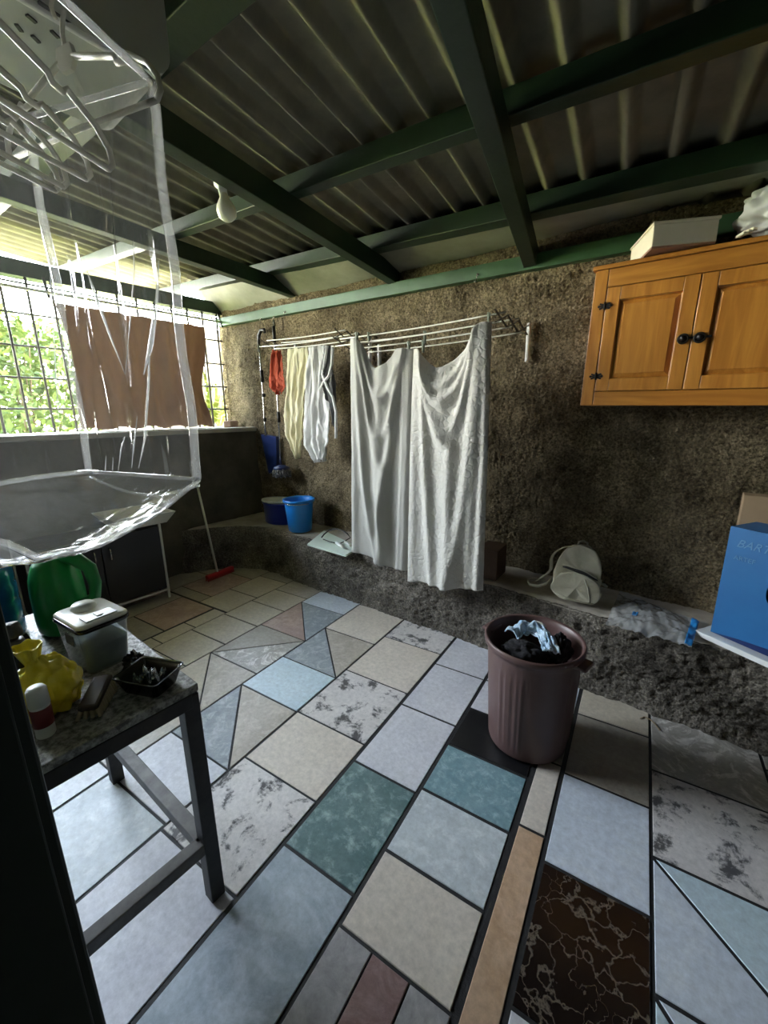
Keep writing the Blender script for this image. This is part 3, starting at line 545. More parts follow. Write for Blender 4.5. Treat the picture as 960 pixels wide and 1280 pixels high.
# box, carrier bag and tape on the cabinet
bxo=thing('card_box','cream card box lying on top of the pine cabinet','box',(-.26,2.62,ct_+.005),0)
rz=Matrix.Rotation(R(26),3,'Z'); tilt=rz@Matrix.Rotation(R(-2),3,'X')
cc=Vector((-.265,2.60,ct_+.055))
MB().box(cc,(.26,.28,.09),tilt,bev=.004).build('carton',M['creambox'],bxo)
MB().box(cc+Vector((0,0,.049)),(.27,.29,.012),tilt,bev=.003).build('lid',M['creambox'],bxo)
MB().box(cc+Vector((0,0,-.0495)),(.256,.276,.009),tilt).build('base',M['pinkish'],bxo)
st_=thing('carrier_bag','crumpled white plastic bag on the right of the pine cabinet top','bag',(.12,2.6,ct_))
def blob(c,r,seed,amp=.25,fq=3.0,nu=48,nv=32,flat=.0):
    def f(u,v):
        a=2*math.pi*u; p=math.pi*v; d=Vector((math.sin(p)*math.cos(a),math.sin(p)*math.sin(a),-math.cos(p)))
        k=1+amp*fbm((d.x*fq+seed,d.y*fq,d.z*fq),4); q=Vector((d.x*r[0],d.y*r[1],d.z*r[2]))*k
        if flat and q.z<-flat: q.z=-flat+(q.z+flat)*.1
        return (c[0]+q.x,c[1]+q.y,c[2]+q.z)
    return MB().grid(f,nu,nv)
blob((.16,2.60,ct_+.105),(.17,.15,.105),3,.42,2.6,flat=.095).build('bag_film',M['whiteb'],st_,sub=1)
MB().tube([(.30,2.55,ct_+.15),(.33,2.52,ct_+.19),(.36,2.54,ct_+.16)],[.012,.008,.010],8).build('bag_handle',M['whiteb'],st_)
b=MB(); 
for k in range(3): b.box((.0+k*.012,2.508+k*.004,ct_+.012+k*.006),(.022,.045,.010),Matrix.Rotation(.6+.15*k,3,'Z'),bev=.002)
tag(b.build('paper_strip',M['creambox']),'small folded cream paper strip at the front edge of the cabinet top','paper')
# ================================================================== DRYING RACKS, LAUNDRY
def lattice(mb,x,y0,y1,z,n=3,h=.032):
    """scissor lattice reaching out from the wall in the plane x"""
    st=(y1-y0)/n
    for k in range(n):
        a,c=y0+k*st,y0+(k+1)*st
        mb.bar((x-.003,a,z-h),(x-.003,c,z+h),.004,.010,up=(1,0,0)); mb.bar((x+.003,a,z+h),(x+.003,c,z-h),.004,.010,up=(1,0,0))
def rack(xa,xb,zr,ya,yb,lab,rodsy,za=0):
    t=thing('drying_rack',lab,'drying rack',((xa+xb)/2,YW-.02,zr),0,None)
    for x,dz in((xa,za),(xb,0)):
        l=MB(); lattice(l,x,ya,yb,zr+dz); l.build('scissor_arm',M['wire'],t)
        k=MB().box((x,YW-.035,zr+dz-.075),(.022,.03,.235),bev=.006); k.build('wall_bracket',M['rodw'],t)
    for yy,dz in rodsy:
        b=MB(); P=[]
        for q in range(9):
            u=q/8; P.append((lerp(xa-.02,xb+.02,u),yy,zr+dz+lerp(za,0,u)-.010*math.sin(math.pi*u)))
        b.tube(P,.0045,6); b.build('rod',M['rod'],t)
    return t
YR=2.27
ZR2=2.045
rack(-2.20,-.985,2.055,YW-.04,2.24,'wall drying rack with white rods that carries the two big towels',[(2.25,-.030),(2.33,.03),(2.43,-.03),(2.53,.03),(2.64,-.03)],-.0)
rack(-3.22,-2.30,2.14,YW-.04,2.36,'wall drying rack with white rods that carries the small clothes in the corner',[(2.37,-.03),(2.45,.03),(2.53,-.03),(2.61,.03)],.03)
# --- towels: explicit fold lines over a hanging sheet
def sheet(edgeL,edgeR,top,bot,Y,ridges,swags,nu=90,nv=150,wob=.004,yb=0):
    """edgeL/edgeR: (z,x) pairs; top(u),bot(u) heights; ridges: ([(v,u)..],height,width); swags: (v at u ->, height, width)"""
    def f(u,v):
        z=lerp(top(u),bot(u),v); zL=z; x=lerp(interp(-z,edgeL),interp(-z,edgeR),u)
        y=Y+yb*v
        for path,h,wd in ridges:
            uc=interp(v,path); y-=.85*h*math.exp(-abs((u-uc)/(wd*1.3))**1.8)
        for fn,h,wd,u0,u1 in swags:
            if u0<u<u1:
                k=math.sin(math.pi*(u-u0)/(u1-u0))**.6; vc=fn(u); y-=h*k*math.exp(-((v-vc)/wd)**2)
        y+=wob*fbm((u*5,v*7,Y*3))
        return (x,y,z)
    return MB().grid(f,nu,nv)
Yt=2.235
def px2(x,y): p=onY(x,y,Yt); return p
# plain towel (left)
def topcurve(pts):
    P=[onY(a,b_,Yt) for a,b_ in pts]; xs=[p[0] for p in P]
    return lambda u:interp(u,[((p[0]-xs[0])/(xs[-1]-xs[0]),p[2]) for p in P])
def smooth(fn,w=.03): return lambda u:(fn(max(0,u-w))+2*fn(u)+fn(min(1,u+w)))/4
L1=[(-onY(a,b_,Yt)[2],onY(a,b_,Yt)[0]) for a,b_ in((440,424),(441,560),(441,688))]; R1=[(-onY(a,b_,Yt)[2],onY(a,b_,Yt)[0]) for a,b_ in((519,436),(516,570),(511,712))]
top1=smooth(topcurve([(440,424),(452,424),(457,432),(462,448),(467,459),(472,460),(482,455),(490,446),(497,437),(505,436),(519,437)]),.02)
bot1=topcurve([(441,689),(458,694),(475,700),(495,710),(511,713)])
t1=thing('towel','plain off-white long towel, hanging left of the patterned one','towel',(float(onY(480,437,Yt)[0]),Yt,float(onY(480,437,Yt)[2])),0)
sheet(L1,R1,top1,bot1,Yt,
 [([(0,.04),(1,.05)],.022,.05),([(0,.13),(.3,.16),(.6,.24),(.85,.38),(1,.52)],.050,.055),([(0,.19),(.2,.27),(.4,.42),(.5,.55)],.026,.06),([(0,.95),(.5,.93),(1,.92)],.030,.05),([(0,.80),(.25,.74),(.5,.62),(.7,.56),(1,.60)],.045,.06),([(0,.88),(.5,.86),(1,.84)],.02,.03),([(0,.5),(.6,.45),(1,.70)],.025,.07)],
 [(lambda u:.02+.13*(1-((u-.55)/.33)**2),.032,.035,.2,.9),(lambda u:.02+.32*(1-((u-.52)/.36)**2),.030,.05,.16,.9)]).build('cloth',M['towel'],t1,solid=.006,sub=0)
L2=[(-onY(a,b_,Yt)[2],onY(a,b_,Yt)[0]) for a,b_ in((520,437),(515,570),(512,724))]; R2=[(-onY(a,b_,Yt)[2],onY(a,b_,Yt)[0]) for a,b_ in((618,404),(612,560),(605,737))]
top2=smooth(topcurve([(520,437),(531,437),(534,444),(540,455),(547,460),(556,459),(570,450),(585,436),(596,420),(603,408),(609,405),(618,404)]),.02)
bot2=topcurve([(512,725),(530,727),(555,731),(580,734),(605,737)])
t2=thing('towel','off-white long towel with a relief pattern, hanging right of the plain one','towel',(float(onY(565,430,Yt)[0]),Yt,float(onY(565,430,Yt)[2])),0)
sheet(L2,R2,top2,bot2,Yt-.012,
 [([(0,.06),(1,.05)],.02,.06),([(0,.13),(.3,.20),(.6,.27),(1,.36)],.045,.05),([(0,.17),(.15,.28),(.3,.42),(.36,.55)],.028,.06),([(0,.87),(.4,.80),(.75,.70),(1,.60)],.055,.07),([(0,.97),(.5,.96),(1,.93)],.03,.035),([(0,.80),(.2,.70),(.35,.58)],.025,.06),([(.5,.45),(1,.48)],.02,.08),([(.5,.86),(1,.80)],.018,.04)],
 [(lambda u:.015+.13*(1-((u-.45)/.36)**2),.034,.03,.13,.88),(lambda u:.02+.27*(1-((u-.48)/.36)**2),.030,.05,.13,.88),(lambda u:.015+.06*(1-((u-.42)/.3)**2),.02,.02,.15,.8)]).build('cloth',M['towel2'],t2,solid=.006)
# --- small laundry in the corner
def rag(name,lab,cat,pxl,Y,mt,nf,amp,seed,nu=60,nv=60,solid=.004):
    """pxl: left edge / right edge photo points from top to bottom; hung on plane Y"""
    Lp=[onY(a,b_,Y) for a,b_ in pxl[0]]; Rp=[onY(a,b_,Y) for a,b_ in pxl[1]]
    n=len(Lp)-1
    def P(Q,v):
        k=min(n-1,int(v*n)); q=v*n-k; return V3(Q[k]).lerp(V3(Q[k+1]),q)
    def f(u,v):
        a,c=P(Lp,v),P(Rp,v); p=a.lerp(c,u); p.y+=amp*(.45+.8*v)*math.sin(u*nf*6.283+seed+1.2*math.sin(v*2.4+seed)+2.2*noise.noise((u*2.2+seed,v*1.7,4)))*(.6+.8*abs(noise.noise((u*3,v*2.2,seed))))+.9*amp*fbm((u*5+seed,v*3.5,0)); p.z+=.018*math.sin(u*9+seed)*v+.01*fbm((u*4,seed,v))
        return p
    t=thing(name,lab,cat,tuple((V3(Lp[0])+V3(Rp[0]))/2)); MB().grid(f,nu,nv).build('fabric',mt,t,solid=solid); return t
rag('cleaning_cloth','small red cloth hanging at the corner end of the drying rack','cloth',([(341,438),(337,470),(335,486),(345,491)],[(350,438),(354,465),(356,482),(350,491)]),2.37,M['red'],2.2,.018,1)
rag('dish_towel','pale cream cloth hanging beside the small red cloth','cloth',([(360,436),(358,480),(355,520),(356,545),(370,571)],[(385,434),(383,480),(380,515),(378,545),(373,571)]),2.39,M['cream'],3.4,.024,2)
rag('white_shirt','white shirt hanging from the rack beside the pale cream cloth','shirt',([(386,433),(383,480),(379,530),(378,556),(395,575)],[(408,432),(410,480),(413,520),(412,550),(405,575)]),2.38,M['whitec'],3.6,.026,3)
sh=rag('strap_shirt','white shirt with straps and a dark grey panel, hanging nearest the long towels','shirt',([(407,432),(403,455),(402,472),(407,490)],[(417,432),(416,462),(419,482),(420,545)]),2.34,M['greyc'],1.6,.016,4)
Yq=2.33
for pts in([(409,432),(406,452),(403,468),(409,484),(416,496),(420,515),(420,548)],[(416,432),(415,455),(411,470),(404,478),(400,488)]):
    MB().tube([V3(onY(a,b_,Yq)) for a,b_ in pts],.011,6).build('strap',M['whitec'],sh)
# --- pegs
pg=thing('clothes_peg','x','peg',(0,0,0),0,'clothes pegs on the drying racks')
MB().box((0,-.006,-.005),(.012,.008,.07),Matrix.Rotation(.10,3,'X'),bev=.002).build('jaw',M['pegg'],pg); MB().box((0,.006,-.005),(.012,.008,.07),Matrix.Rotation(-.10,3,'X'),bev=.002).build('jaw',M['pegg'],pg)
MB().tube([(-.009,-.006,.004),(-.009,.006,.004),(.009,.006,.004),(.009,-.006,.004)],.002,5).build('spring',M['wire'],pg)
pegs=[(446,421,2.245,'peg holding the left corner of the plain towel'),(461,421,2.33,'peg standing on the rack rod above the dip of the plain towel'),(511,433,2.245,'peg holding the right corner of the plain towel'),(529,432,2.245,'peg holding the left corner of the patterned towel'),(531,420,2.33,'peg standing on the rear rod above the patterned towel'),(611,398,2.245,'peg holding the right corner of the patterned towel')]
for k,(a,b_,yy,lb) in enumerate(pegs):
    o=pg if k==0 else copy_tree(pg); o.location=V3(onY(a,b_,yy)); o['label']='dark grey-green '+lb
# --- hooks on the green wall beam
hk=thing('beam_hook','x','hook',(0,0,0),0,'steel hooks on the green wall beam')
b=MB(); b.tube([(0,0,.028),(0,-.012,.028),(0,-.016,.02),(0,-.016,-.012)]+[(0,-.032+.016*math.cos(a),-.012-.016*math.sin(a)) for a in [q*.32 for q in range(9)]],.003,6); b.build('hook_wire',M['chrome'],hk)
MB().lathe([(.009,0),(.009,.004),(.0,.005)],(0,.0,.028),10,rot=Matrix.Rotation(R(90),3,'X')).build('hook_plate',M['chrome'],hk)
for k,(a,b_,lb) in enumerate([(327,402,'over the dustpan pole'),(343,400,'over the string mop'),(357,394,'right of the one over the mop'),(597,349,'beside a rafter end')]):
    o=hk if k==0 else copy_tree(hk); o.location=V3(onY(a,b_,YW-.064)); o['label']='small bright steel hook on the green wall beam '+lb
# --- long-handled dustpan and mop hanging below
Yd=2.72
dp=thing('long_handled_dustpan','long-handled dustpan with a blue scoop, hung from the beam in the corner','dustpan',tuple(V3(onY(328,408,Yd))))
MB().tube([V3(onY(a,b_,Yd)) for a,b_ in((324,430),(328,480),(331,530),(332,545))],.011,8).build('pole',M['chrome'],dp)
MB().tube([V3(onY(a,b_,Yd)) for a,b_ in((331,416),(330,412),(326,413),(323.5,420),(323.5,440))],[.012,.015,.017,.017,.014],8).build('hook_grip',M['iron'],dp)
b=MB(); 
for (a,b_),(c,d) in(((327,463),(328,478)),((329.5,492),(329.8,496)),((331,522),(331.2,527))): MB().tube([V3(onY(a,b_,Yd)),V3(onY(c,d,Yd))],.017,8).build('collar',M['iron'],dp)
sc=[V3(onY(a,b_,Yd)) for a,b_ in((326,543),(345,546),(346,588),(336,592))]
b=MB().prism(sc,(0,.05,0)); b.build('scoop',M['navyd'],dp)
mp=thing('string_mop','string mop hung head down beside the long-handled dustpan','mop',tuple(V3(onY(343,405,Yd))))
Ym=2.64
MB().tube([V3(onY(a,b_,y_)) for a,b_,y_ in((342,400,2.72),(344,440,2.70),(347,500,2.67),(351,580,Ym))],.010,8).build('handle',M['chrome'],mp)
MB().tube([V3(onY(342.2,408,2.715)),V3(onY(343,428,2.705))],.016,8).build('grip',M['iron'],mp)
MB().tube([V3(onY(348,515,2.665)),V3(onY(348.8,528,2.66))],.016,8).build('collar',M['iron'],mp)
mc=V3(onY(352,585,Ym))
MB().lathe([(.0,.03),(.03,.03),(.075,.012),(.085,0),(.08,-.012)],mc,20).build('mop_plate',M['navyd'],mp)
b=MB(); rnd=random.Random(3)
for k in range(46):
    a=k*2.4; r=.085*math.sqrt((k+.5)/46); r2=r*1.12+.012
    b.tube([mc+Vector((r*math.cos(a),r*math.sin(a)*.8,0)),mc+Vector((r2*math.cos(a),r2*math.sin(a)*.8,-.035)),mc+Vector((r2*1.02*math.cos(a+.1),r2*math.sin(a+.1)*.8,-.075-rnd.random()*.02))],.009,5)
b.build('mop_strings',M['mopc'],mp)
# ================================================================== THINGS ON THE LEDGE
# bright blue bucket
c=V3(onZ(371,662,ZL)); c.y=2.52; c.x=-3.02; c.z=ZL+.008
bk=thing('bucket','bright blue plastic bucket standing on the ledge in the corner','bucket',tuple(c))
MB().lathe([(0,.004),(.10,.0),(.112,.01),(.135,.27),(.137,.29),(.150,.292),(.152,.315),(.146,.318),(.138,.30),(.130,.27),(.106,.02),(0,.014)],c,40).build('pail',M['blue'],bk)
MB().tube([c+Vector((.150*math.cos(a),.150*math.sin(a),.285-.0*math.sin(a))) for a in [math.pi*(1.02+q/16*.96) for q in range(17)]],.004,6).build('handle',M['chrome'],bk)
# navy mop bucket with white wringer
c=V3(onZ(336,655,ZL)); c.z=ZL+.008; c.x=-3.43; c.y=2.60
mb_=thing('mop_bucket','deep blue oval mop bucket with a white wringer rim, left of the bright blue bucket','bucket',tuple(c))
MB().lathe([(0,.003),(.88,0),(.95,.012),(1.0,.20),(1.06,.205),(1.06,.222),(.97,.222),(.93,.03),(0,.02)],c,44,sx=.185,sy=.125,rot=Matrix.Rotation(R(12),3,'Z')).build('tub',M['navy'],mb_)
MB().lathe([(.62,.21),(.98,.225),(1.06,.232),(1.05,.245),(.72,.24),(.60,.17),(.35,.15)],c+Vector((-.035,0,0)),36,sx=.165,sy=.125,rot=Matrix.Rotation(R(12),3,'Z')).build('wringer',M['white'],mb_)
# pale tray lid with a cable
P=[V3(onZ(a,b_,ZL+.02)) for a,b_ in((384,680),(432,694),(449,684),(405,663))]
tr=thing('shallow_tray','pale mint shallow board jutting out over the ledge beside the blue bucket','tray',tuple(P[0]))
MB().prism(P,(0,0,-.014)).build('board',M['tray'],tr)
cbp=[V3(onZ(a,b_,ZL+z)) for a,b_,z in((402,672,.03),(405,668,.06),(411,663,.09),(420,661,.11),(428,663,.11),(434,667,.10),(438,672,.06),(430,677,.03),(424,680,.028))]
o=thing('cable','dark looped cable with a white plug lying on the pale mint board','cable',tuple(cbp[0])); MB().tube(cbp,.006,6).build('cord',M['iron'],o)
b=MB().tube([V3(onZ(420,678,ZL+.038)),V3(onZ(424,681,ZL+.038)),V3(onZ(429,684,ZL+.038))],[.010,.014,.010],10); b.tube([V3(onZ(431,677,ZL+.034)),V3(onZ(438,682,ZL+.034))],.009,8); b.build('plug',M['white'],o)
cbq=[V3(onZ(a,b_,ZL+.03)) for a,b_ in((404,674),(412,677),(420,679))]; MB().tube(cbq,.004,6).build('lead',M['iron'],o)
# dark brown box behind the towel
p=onZ(613,733,ZL); tag(MB().box((float(onY(612,712,2.53)[0]),2.56,ZL+.115),(.14,.20,.21),Matrix.Rotation(R(4),3,'Z'),bev=.004).build('cardboard_box',M['brownb']),'dark brown box on the ledge half hidden by the patterned towel','box')
# backpack
bp=thing('backpack','beige backpack with an open front pocket leaning on the back wall','backpack',(-.51,2.52,ZL))
lean=Matrix.Rotation(R(-14),3,'X'); bz=Matrix.Rotation(R(14),3,'Z')@Matrix.Rotation(R(6),3,'Y'); BPc=Vector((-.512,2.485,ZL+.006))
def bpm(x,y,z): return BPc+bz@(lean@Vector((x*1.06,y,z*1.06)))
def shell(hw,h,y0,y1,seed,zc=0,puff=.02,base=.0):
    """rounded-arch pouch from y0 (back) to y1 (front)"""
    def f(u,v):
        a=2*math.pi*u
        ca,sa=math.cos(a),math.sin(a); ex=2.6
        x=hw*math.copysign(abs(ca)**(2/ex),ca); z=h/2*math.copysign(abs(sa)**(2/2.4),sa); 
        if z<0: x*=1.06
        else: x*=1-.22*(z/(h/2))**2
        k=math.sin(math.pi*min(1,max(0,v))); rr=1-.0 if .12<v<.88 else (math.sqrt(max(0,1-((.12-v)/.12)**2)) if v<.12 else math.sqrt(max(0,1-((v-.88)/.12)**2)))
        rr=max(rr,.02); y=lerp(y0,y1,.5-.5*math.cos(math.pi*v))
        q=Vector((x*rr,y,zc+h/2+z*rr)); n=.5*puff*fbm((q.x*9+seed,q.y*9,q.z*9)); q.x*=1+n*4; q.z+=n; q.y+=n
        return bpm(q.x,q.y,max(.004,q.z))
    return MB().grid(f,56,24)
body=shell(.118,.315,.06,-.045,1).build('main_bag',M['bag'],bp,sub=1)
shell(.122,.160,-.03,-.095,5,.0).build('front_pocket',M['bag'],bp,sub=1)
b=MB(); pts=[]
for q in range(15):
    u=q/14; pts.append(bpm(lerp(-.085,.10,u),-.066-.012*math.sin(math.pi*u),.178+.012*math.sin(math.pi*u)-.035*u))
b.tube(pts,[.003+.011*math.sin(math.pi*q/14) for q in range(15)],8); b.build('pocket_opening',M['bagd'],bp)
MB().tube([p+Vector((0,-.004,.012)) for p in pts],.0045,6).build('zip',M['bagt'],bp)
b=MB(); 
hp=[bpm(x,.035,z) for x,z in((-.028,.300),(-.022,.330),(.0,.340),(.022,.330),(.026,.302))]; b.tube(hp,.006,6); b.build('grab_loop',M['bagt'],bp)
def ribbon(pts,wd,side):
    P=[Vector(p) for p in pts]; s=Vector(side).normalized()*wd/2; mb=MB(); vs=[]
    for p in P: vs+=[p-s,p+s]
    mb.add(vs,[(2*i,2*i+1,2*i+3,2*i+2) for i in range(len(P)-1)],0,True); return mb
ribbon([bpm(*q) for q in((-.03,.04,.30),(-.075,.03,.295),(-.12,.01,.265),(-.15,-.0,.225),(-.148,-.01,.18),(-.135,-.02,.15),(-.15,-.03,.12),(-.185,-.03,.08),(-.215,-.03,.05))],.030,(1,-.35,.55)).build('shoulder_strap',M['bagt'],bp,solid=.008,sub=1)
ribbon([bpm(*q) for q in((-.13,-.02,.10),(-.15,-.05,.06),(-.19,-.05,.035),(-.235,-.035,.03),(-.25,-.03,.05),(-.22,-.02,.065),(-.17,-.01,.07))],.022,(.15,-.35,1)).build('strap_tail',M['bagt'],bp,solid=.004)
MB().tube([bpm(.115,-.02,.13),bpm(.14,-.03,.125),bpm(.155,-.035,.115)],[.010,.009,.007],8).build('side_tab',M['bagt'],bp)
b=MB(); b.tube([bpm(x,-.100,z) for x,z in((-.10,.03),(-.03,.018),(.05,.014),(.10,.02))],.003,5); b.tube([bpm(x,-.097,z) for x,z in((.035,.135),(.06,.09),(.075,.04),(.08,.02))],.004,5); b.build('seam',M['bagt'],bp)
# clear plastic packaging with a blue edge
pb=thing('plastic_packaging','flat clear plastic bag with a blue edge lying on the ledge by the blue box','bag',(-.06,2.5,ZL))
Q=[V3(onZ(a,b_,ZL+.02)) for a,b_ in((757,779),(775,738),(874,777),(865,807))]
def pf(u,v,z0=.018):
    p=Q[0].lerp(Q[3],u).lerp(Q[1].lerp(Q[2],u),v); p.z=ZL+z0+.034*max(0,math.sin(math.pi*u)*math.sin(math.pi*min(1,v*1.05)))+.016*fbm((u*5,v*4,2)); return p
MB().grid(pf,60,40).build('film',M['pbag'],pb)
MB().grid(lambda u,v:pf(u,v)*1-Vector((0,0,.028*math.sin(math.pi*u)*math.sin(math.pi*v)+.004)),30,20).build('lower_film',M['pbag'],pb)
MB().grid(lambda u,v:V3(pf(lerp(.92,1.0,u),v))+Vector((0,0,.004)),6,20).build('blue_edge',M['bluef'],pb,solid=.003)
MB().grid(lambda u,v:V3(pf(lerp(.27,.335,u),lerp(.30,.42,v)))+Vector((0,0,.004)),6,6).build('blue_label',M['bluef'],pb,solid=.002)
# blue printed box on a white board, cardboard behind
F0=onZ(888,789,ZL+.035); F1=onZ(950,816,ZL+.035); fd=V3((F1-F0)); fd.z=0; fd.normalize(); bn=Vector((-fd.y,fd.x,0))
a0=V3(F0); bh=.545; bw=.44; bd=.20
rb=Matrix((fd,bn,Vector((0,0,1)))).transposed()
bo=thing('printed_box','tall blue printed box with a hand hole, standing on the ledge under the cabinet','box',tuple(a0),0)
tp=MB()
# front board with a real hand hole
hc=Vector((.235,0,.285)); ow,oh=.055,.050
def fp(x,z,y=0): return a0+fd*x+bn*y+Vector((0,0,z))
ring=[]; nh=28
for q in range(nh):
    a=2*math.pi*q/nh; ring.append((hc.x+ow*math.copysign(abs(math.cos(a))**.8,math.cos(a)),hc.z+oh*1.15*math.copysign(abs(math.sin(a))**.8,math.sin(a))))
outer=[]
for q in range(nh):
    a=2*math.pi*q/nh; dx,dz=math.cos(a),math.sin(a); k=[]
    if dx>1e-6:k.append((bw-hc.x)/dx)
    if dx<-1e-6:k.append(-hc.x/dx)
    if dz>1e-6:k.append((bh-hc.z)/dz)
    if dz<-1e-6:k.append(-hc.z/dz)
    outer.append((hc.x+dx*min(k),hc.z+dz*min(k)))
for yy in(0,.006): tp.add([fp(x,z,yy) for x,z in ring+outer],[(q,(q+1)%nh,nh+(q+1)%nh,nh+q) for q in range(nh)])
tp.add([fp(x,z,0) for x,z in ring]+[fp(x,z,.006) for x,z in ring],[(q,(q+1)%nh,nh+(q+1)%nh,nh+q) for q in range(nh)])
for cx,cz in((0,0),(0,bh),(bw,0),(bw,bh)):
    # close the corner triangles left by the fan
    near=sorted(range(nh),key=lambda q:(outer[q][0]-cx)**2+(outer[q][1]-cz)**2)[:2]
    tp.add([fp(cx,cz),fp(*outer[near[0]]),fp(*outer[near[1]])],[(0,1,2)])
tp.box(fp(bw/2,bh/2,bd-.003),(bw,.006,bh),rb); tp.box(fp(.003,bh/2,bd/2),(.006,bd-.004,bh),rb); tp.box(fp(bw-.003,bh/2,bd/2),(.006,bd-.004,bh),rb); tp.box(fp(bw/2,.003,bd/2),(bw,bd-.004,.006),rb); tp.box(fp(bw/2,bh-.003,bd/2),(bw-.004,bd-.006,.006),rb)
tp.build('carton',M['bluebox'],bo)
def text(s,size,loc,par,name,mt,shear=0,ext=.0006,rot=None):
    cu=bpy.data.curves.new(name,'FONT'); cu.body=s; cu.size=size; cu.shear=shear; cu.extrude=ext; o=bpy.data.objects.new(name,cu); COL.objects.link(o); bpy.context.view_layer.update(); me=bpy.data.meshes.new_from_object(o.evaluated_get(bpy.context.evaluated_depsgraph_get())); bpy.data.objects.remove(o); o=bpy.data.objects.new(name,me); COL.objects.link(o); me.materials.clear(); me.materials.append(mt)
    Rm=rot.to_4x4(); o.matrix_basis=Matrix.Translation(loc)@Rm; o.parent=par; o.matrix_parent_inverse=par.matrix_basis.inverted(); return o
rt_=Matrix((fd,Vector((0,0,1)),-bn)).transposed()
text('BARTTX-',.052,fp(.035,bh-.088,-.0015),bo,'printed_lettering',M['print_'],.35,rot=rt_)
text('ARTEF',.030,fp(.035,bh-.150,-.0015),bo,'small_lettering',M['print_'],0,rot=rt_)
b=MB().prism([fp(.0,.0,-.001),fp(.30,.0,-.001),fp(.26,.035,-.001),fp(.12,.02,-.001)],tuple(-bn*.0008)); b.build('printed_corner',M['navyd'],bo)
tag(MB().box(fp(.24,-.016,.06),(.56,.22,.026),rb,bev=.003).build('foam_board',M['whiteb']),'white board lying on the ledge under the tall blue printed box','board')
p=onY(925,655,2.70); tag(MB().box((float(p[0])+.24,2.70,ZL+.35),(.5,.10,.70),bev=.004).build('cardboard_box',M['card']),'brown cardboard box standing behind the tall blue printed box','box')
# ================================================================== BIN
BC=Vector((-.503,1.752,.001))
bn_=thing('laundry_bin','brown ribbed plastic bin full of laundry standing on the tiles','bin',tuple(BC))
va=math.atan2(-1.755,.475)   # side that faces the room
def ribf(a,z):
    if .05<z<.44:
        k=0
        for c0,wd in((-1.02,.05),(-.86,.05),(-.76,.05),(-.60,.05),(-.50,.05)): 
            for g in range(4):
                d=(a-(va+c0+.35+g*1.5708)+math.pi)%(2*math.pi)-math.pi
                k+=math.exp(-(d/(wd*.42))**2)
        e=min(1,(z-.05)/.03,(.44-z)/.03)
        return 1+.030*k*e
    return 1
prof=[(0,.004),(.165,.0),(.178,.012)]+[(lerp(.180,.205,q/24),lerp(.02,.505,q/24)) for q in range(25)]+[(.212,.51),(.220,.515),(.222,.535),(.216,.545),(.206,.538),(.200,.50),(.176,.03),(0,.02)]
MB().lathe(prof,BC,160,fn=ribf).build('bin_body',M['bin'],bn_)
for a in(va+1.15,va+1.15+math.pi): MB().box(BC+Vector((.222*math.cos(a),.222*math.sin(a),.505)),(.06,.09,.018),Matrix.Rotation(a,3,'Z'),bev=.006).build('grip',M['bin'],bn_)
def lump(name,lab,c,r,mt,seed,amp=.4,fq=2.2):
    t=thing(name,lab,'clothes',tuple(c),0); blob(c,r,seed,amp,fq).build('fabric',mt,t,sub=0); return t
lump('dark_trousers','black crumpled clothing at the near side of the bin, in front of the pale garment',BC+Vector((-.02,-.075,.475)),(.105,.075,.055),M['black'],2,.3)
lump('dark_shirt','black crumpled clothing at the right side of the bin, rising above the rim',BC+Vector((.098,.06,.486)),(.05,.07,.065),M['black'],9,.3)
lump('dark_jumper','black crumpled clothing deep in the far left of the bin',BC+Vector((-.065,.06,.425)),(.06,.06,.04),M['black'],5,.3)
j=thing('denim_shirt','crumpled pale blue washed denim garment lying on the black clothes in the bin','clothes',tuple(BC+Vector((0,0,.52))))
dl=[V3(onZ(a,b_,.53)) for a,b_ in((633,791),(642,785),(655,783),(672,784),(688,793),(698,806),(703,820))]
def den(u,v):
    k=min(len(dl)-2,int(u*(len(dl)-1))); q=u*(len(dl)-1)-k; p=dl[k].lerp(dl[k+1],q); a,b_=dl[k],dl[k+1]; t=(b_-a).normalized(); n=Vector((-t.y,t.x,0))
    p=p-n*(v-.25)*.085; p=BC+(p+Vector((-.01,0,0))-BC)*.86; p.z=.532+.035*math.sin(math.pi*min(1,v*1.1))*math.sin(math.pi*min(1,.1+u*.9))+.014*fbm((u*7,v*4,3))+.007*math.sin(u*24+4*v)
    return p
MB().grid(den,70,40).build('fabric',M['denim'],j,solid=.006)
MB().tube([BC+Vector((x,y,z)) for x,y,z in((-.05,.085,.552),(-.03,.100,.566),(-.0,.098,.568),(.02,.085,.560))],.006,6).build('waistband',M['whitec'],j)
# straw on the tiles
q=[V3(onZ(a,b_,.004)) for a,b_ in((800,898),(805,896),(812,899),(818,904),(825,913))]
tag(MB().tube(q,.0025,5).build('twig',M['straw']),'thin dry twig lying on the beige tiles below the ledge','twig')
# ================================================================== BULB
rx=lambda y:-2.055-.13*(y-2.80)
by=1.27; bx_=rx(by)-.0375-.038; bzz=rz_(rx(by),by)+.035
bl_=thing('light_bulb','white light bulb in a holder, screwed to the side of the green rafter','light bulb',(bx_,by,bzz))
p0=Vector((bx_,by,bzz)); pc=V3(onY(283,262,by)); pc=V3(atD(283,263,np.hypot(bx_,by)-.03))
ax=(pc-p0).normalized(); rotb=Vector((0,0,1)).rotation_difference(ax).to_matrix(); L=(pc-p0).length
MB().lathe([(.0,-.02),(.034,-.02),(.034,.004),(.020,.008),(.019,.052),(0,.054)],p0,20,rot=rotb).build('lamp_holder',M['white'],bl_)
MB().lathe([(.0,.045),(.018,.046),(.019,.065),(.030,.085),(.040,.105),(.044,.125),(.040,.147),(.026,.162),(0,.167)],p0,24,rot=rotb).build('bulb',M['bulb'],bl_)
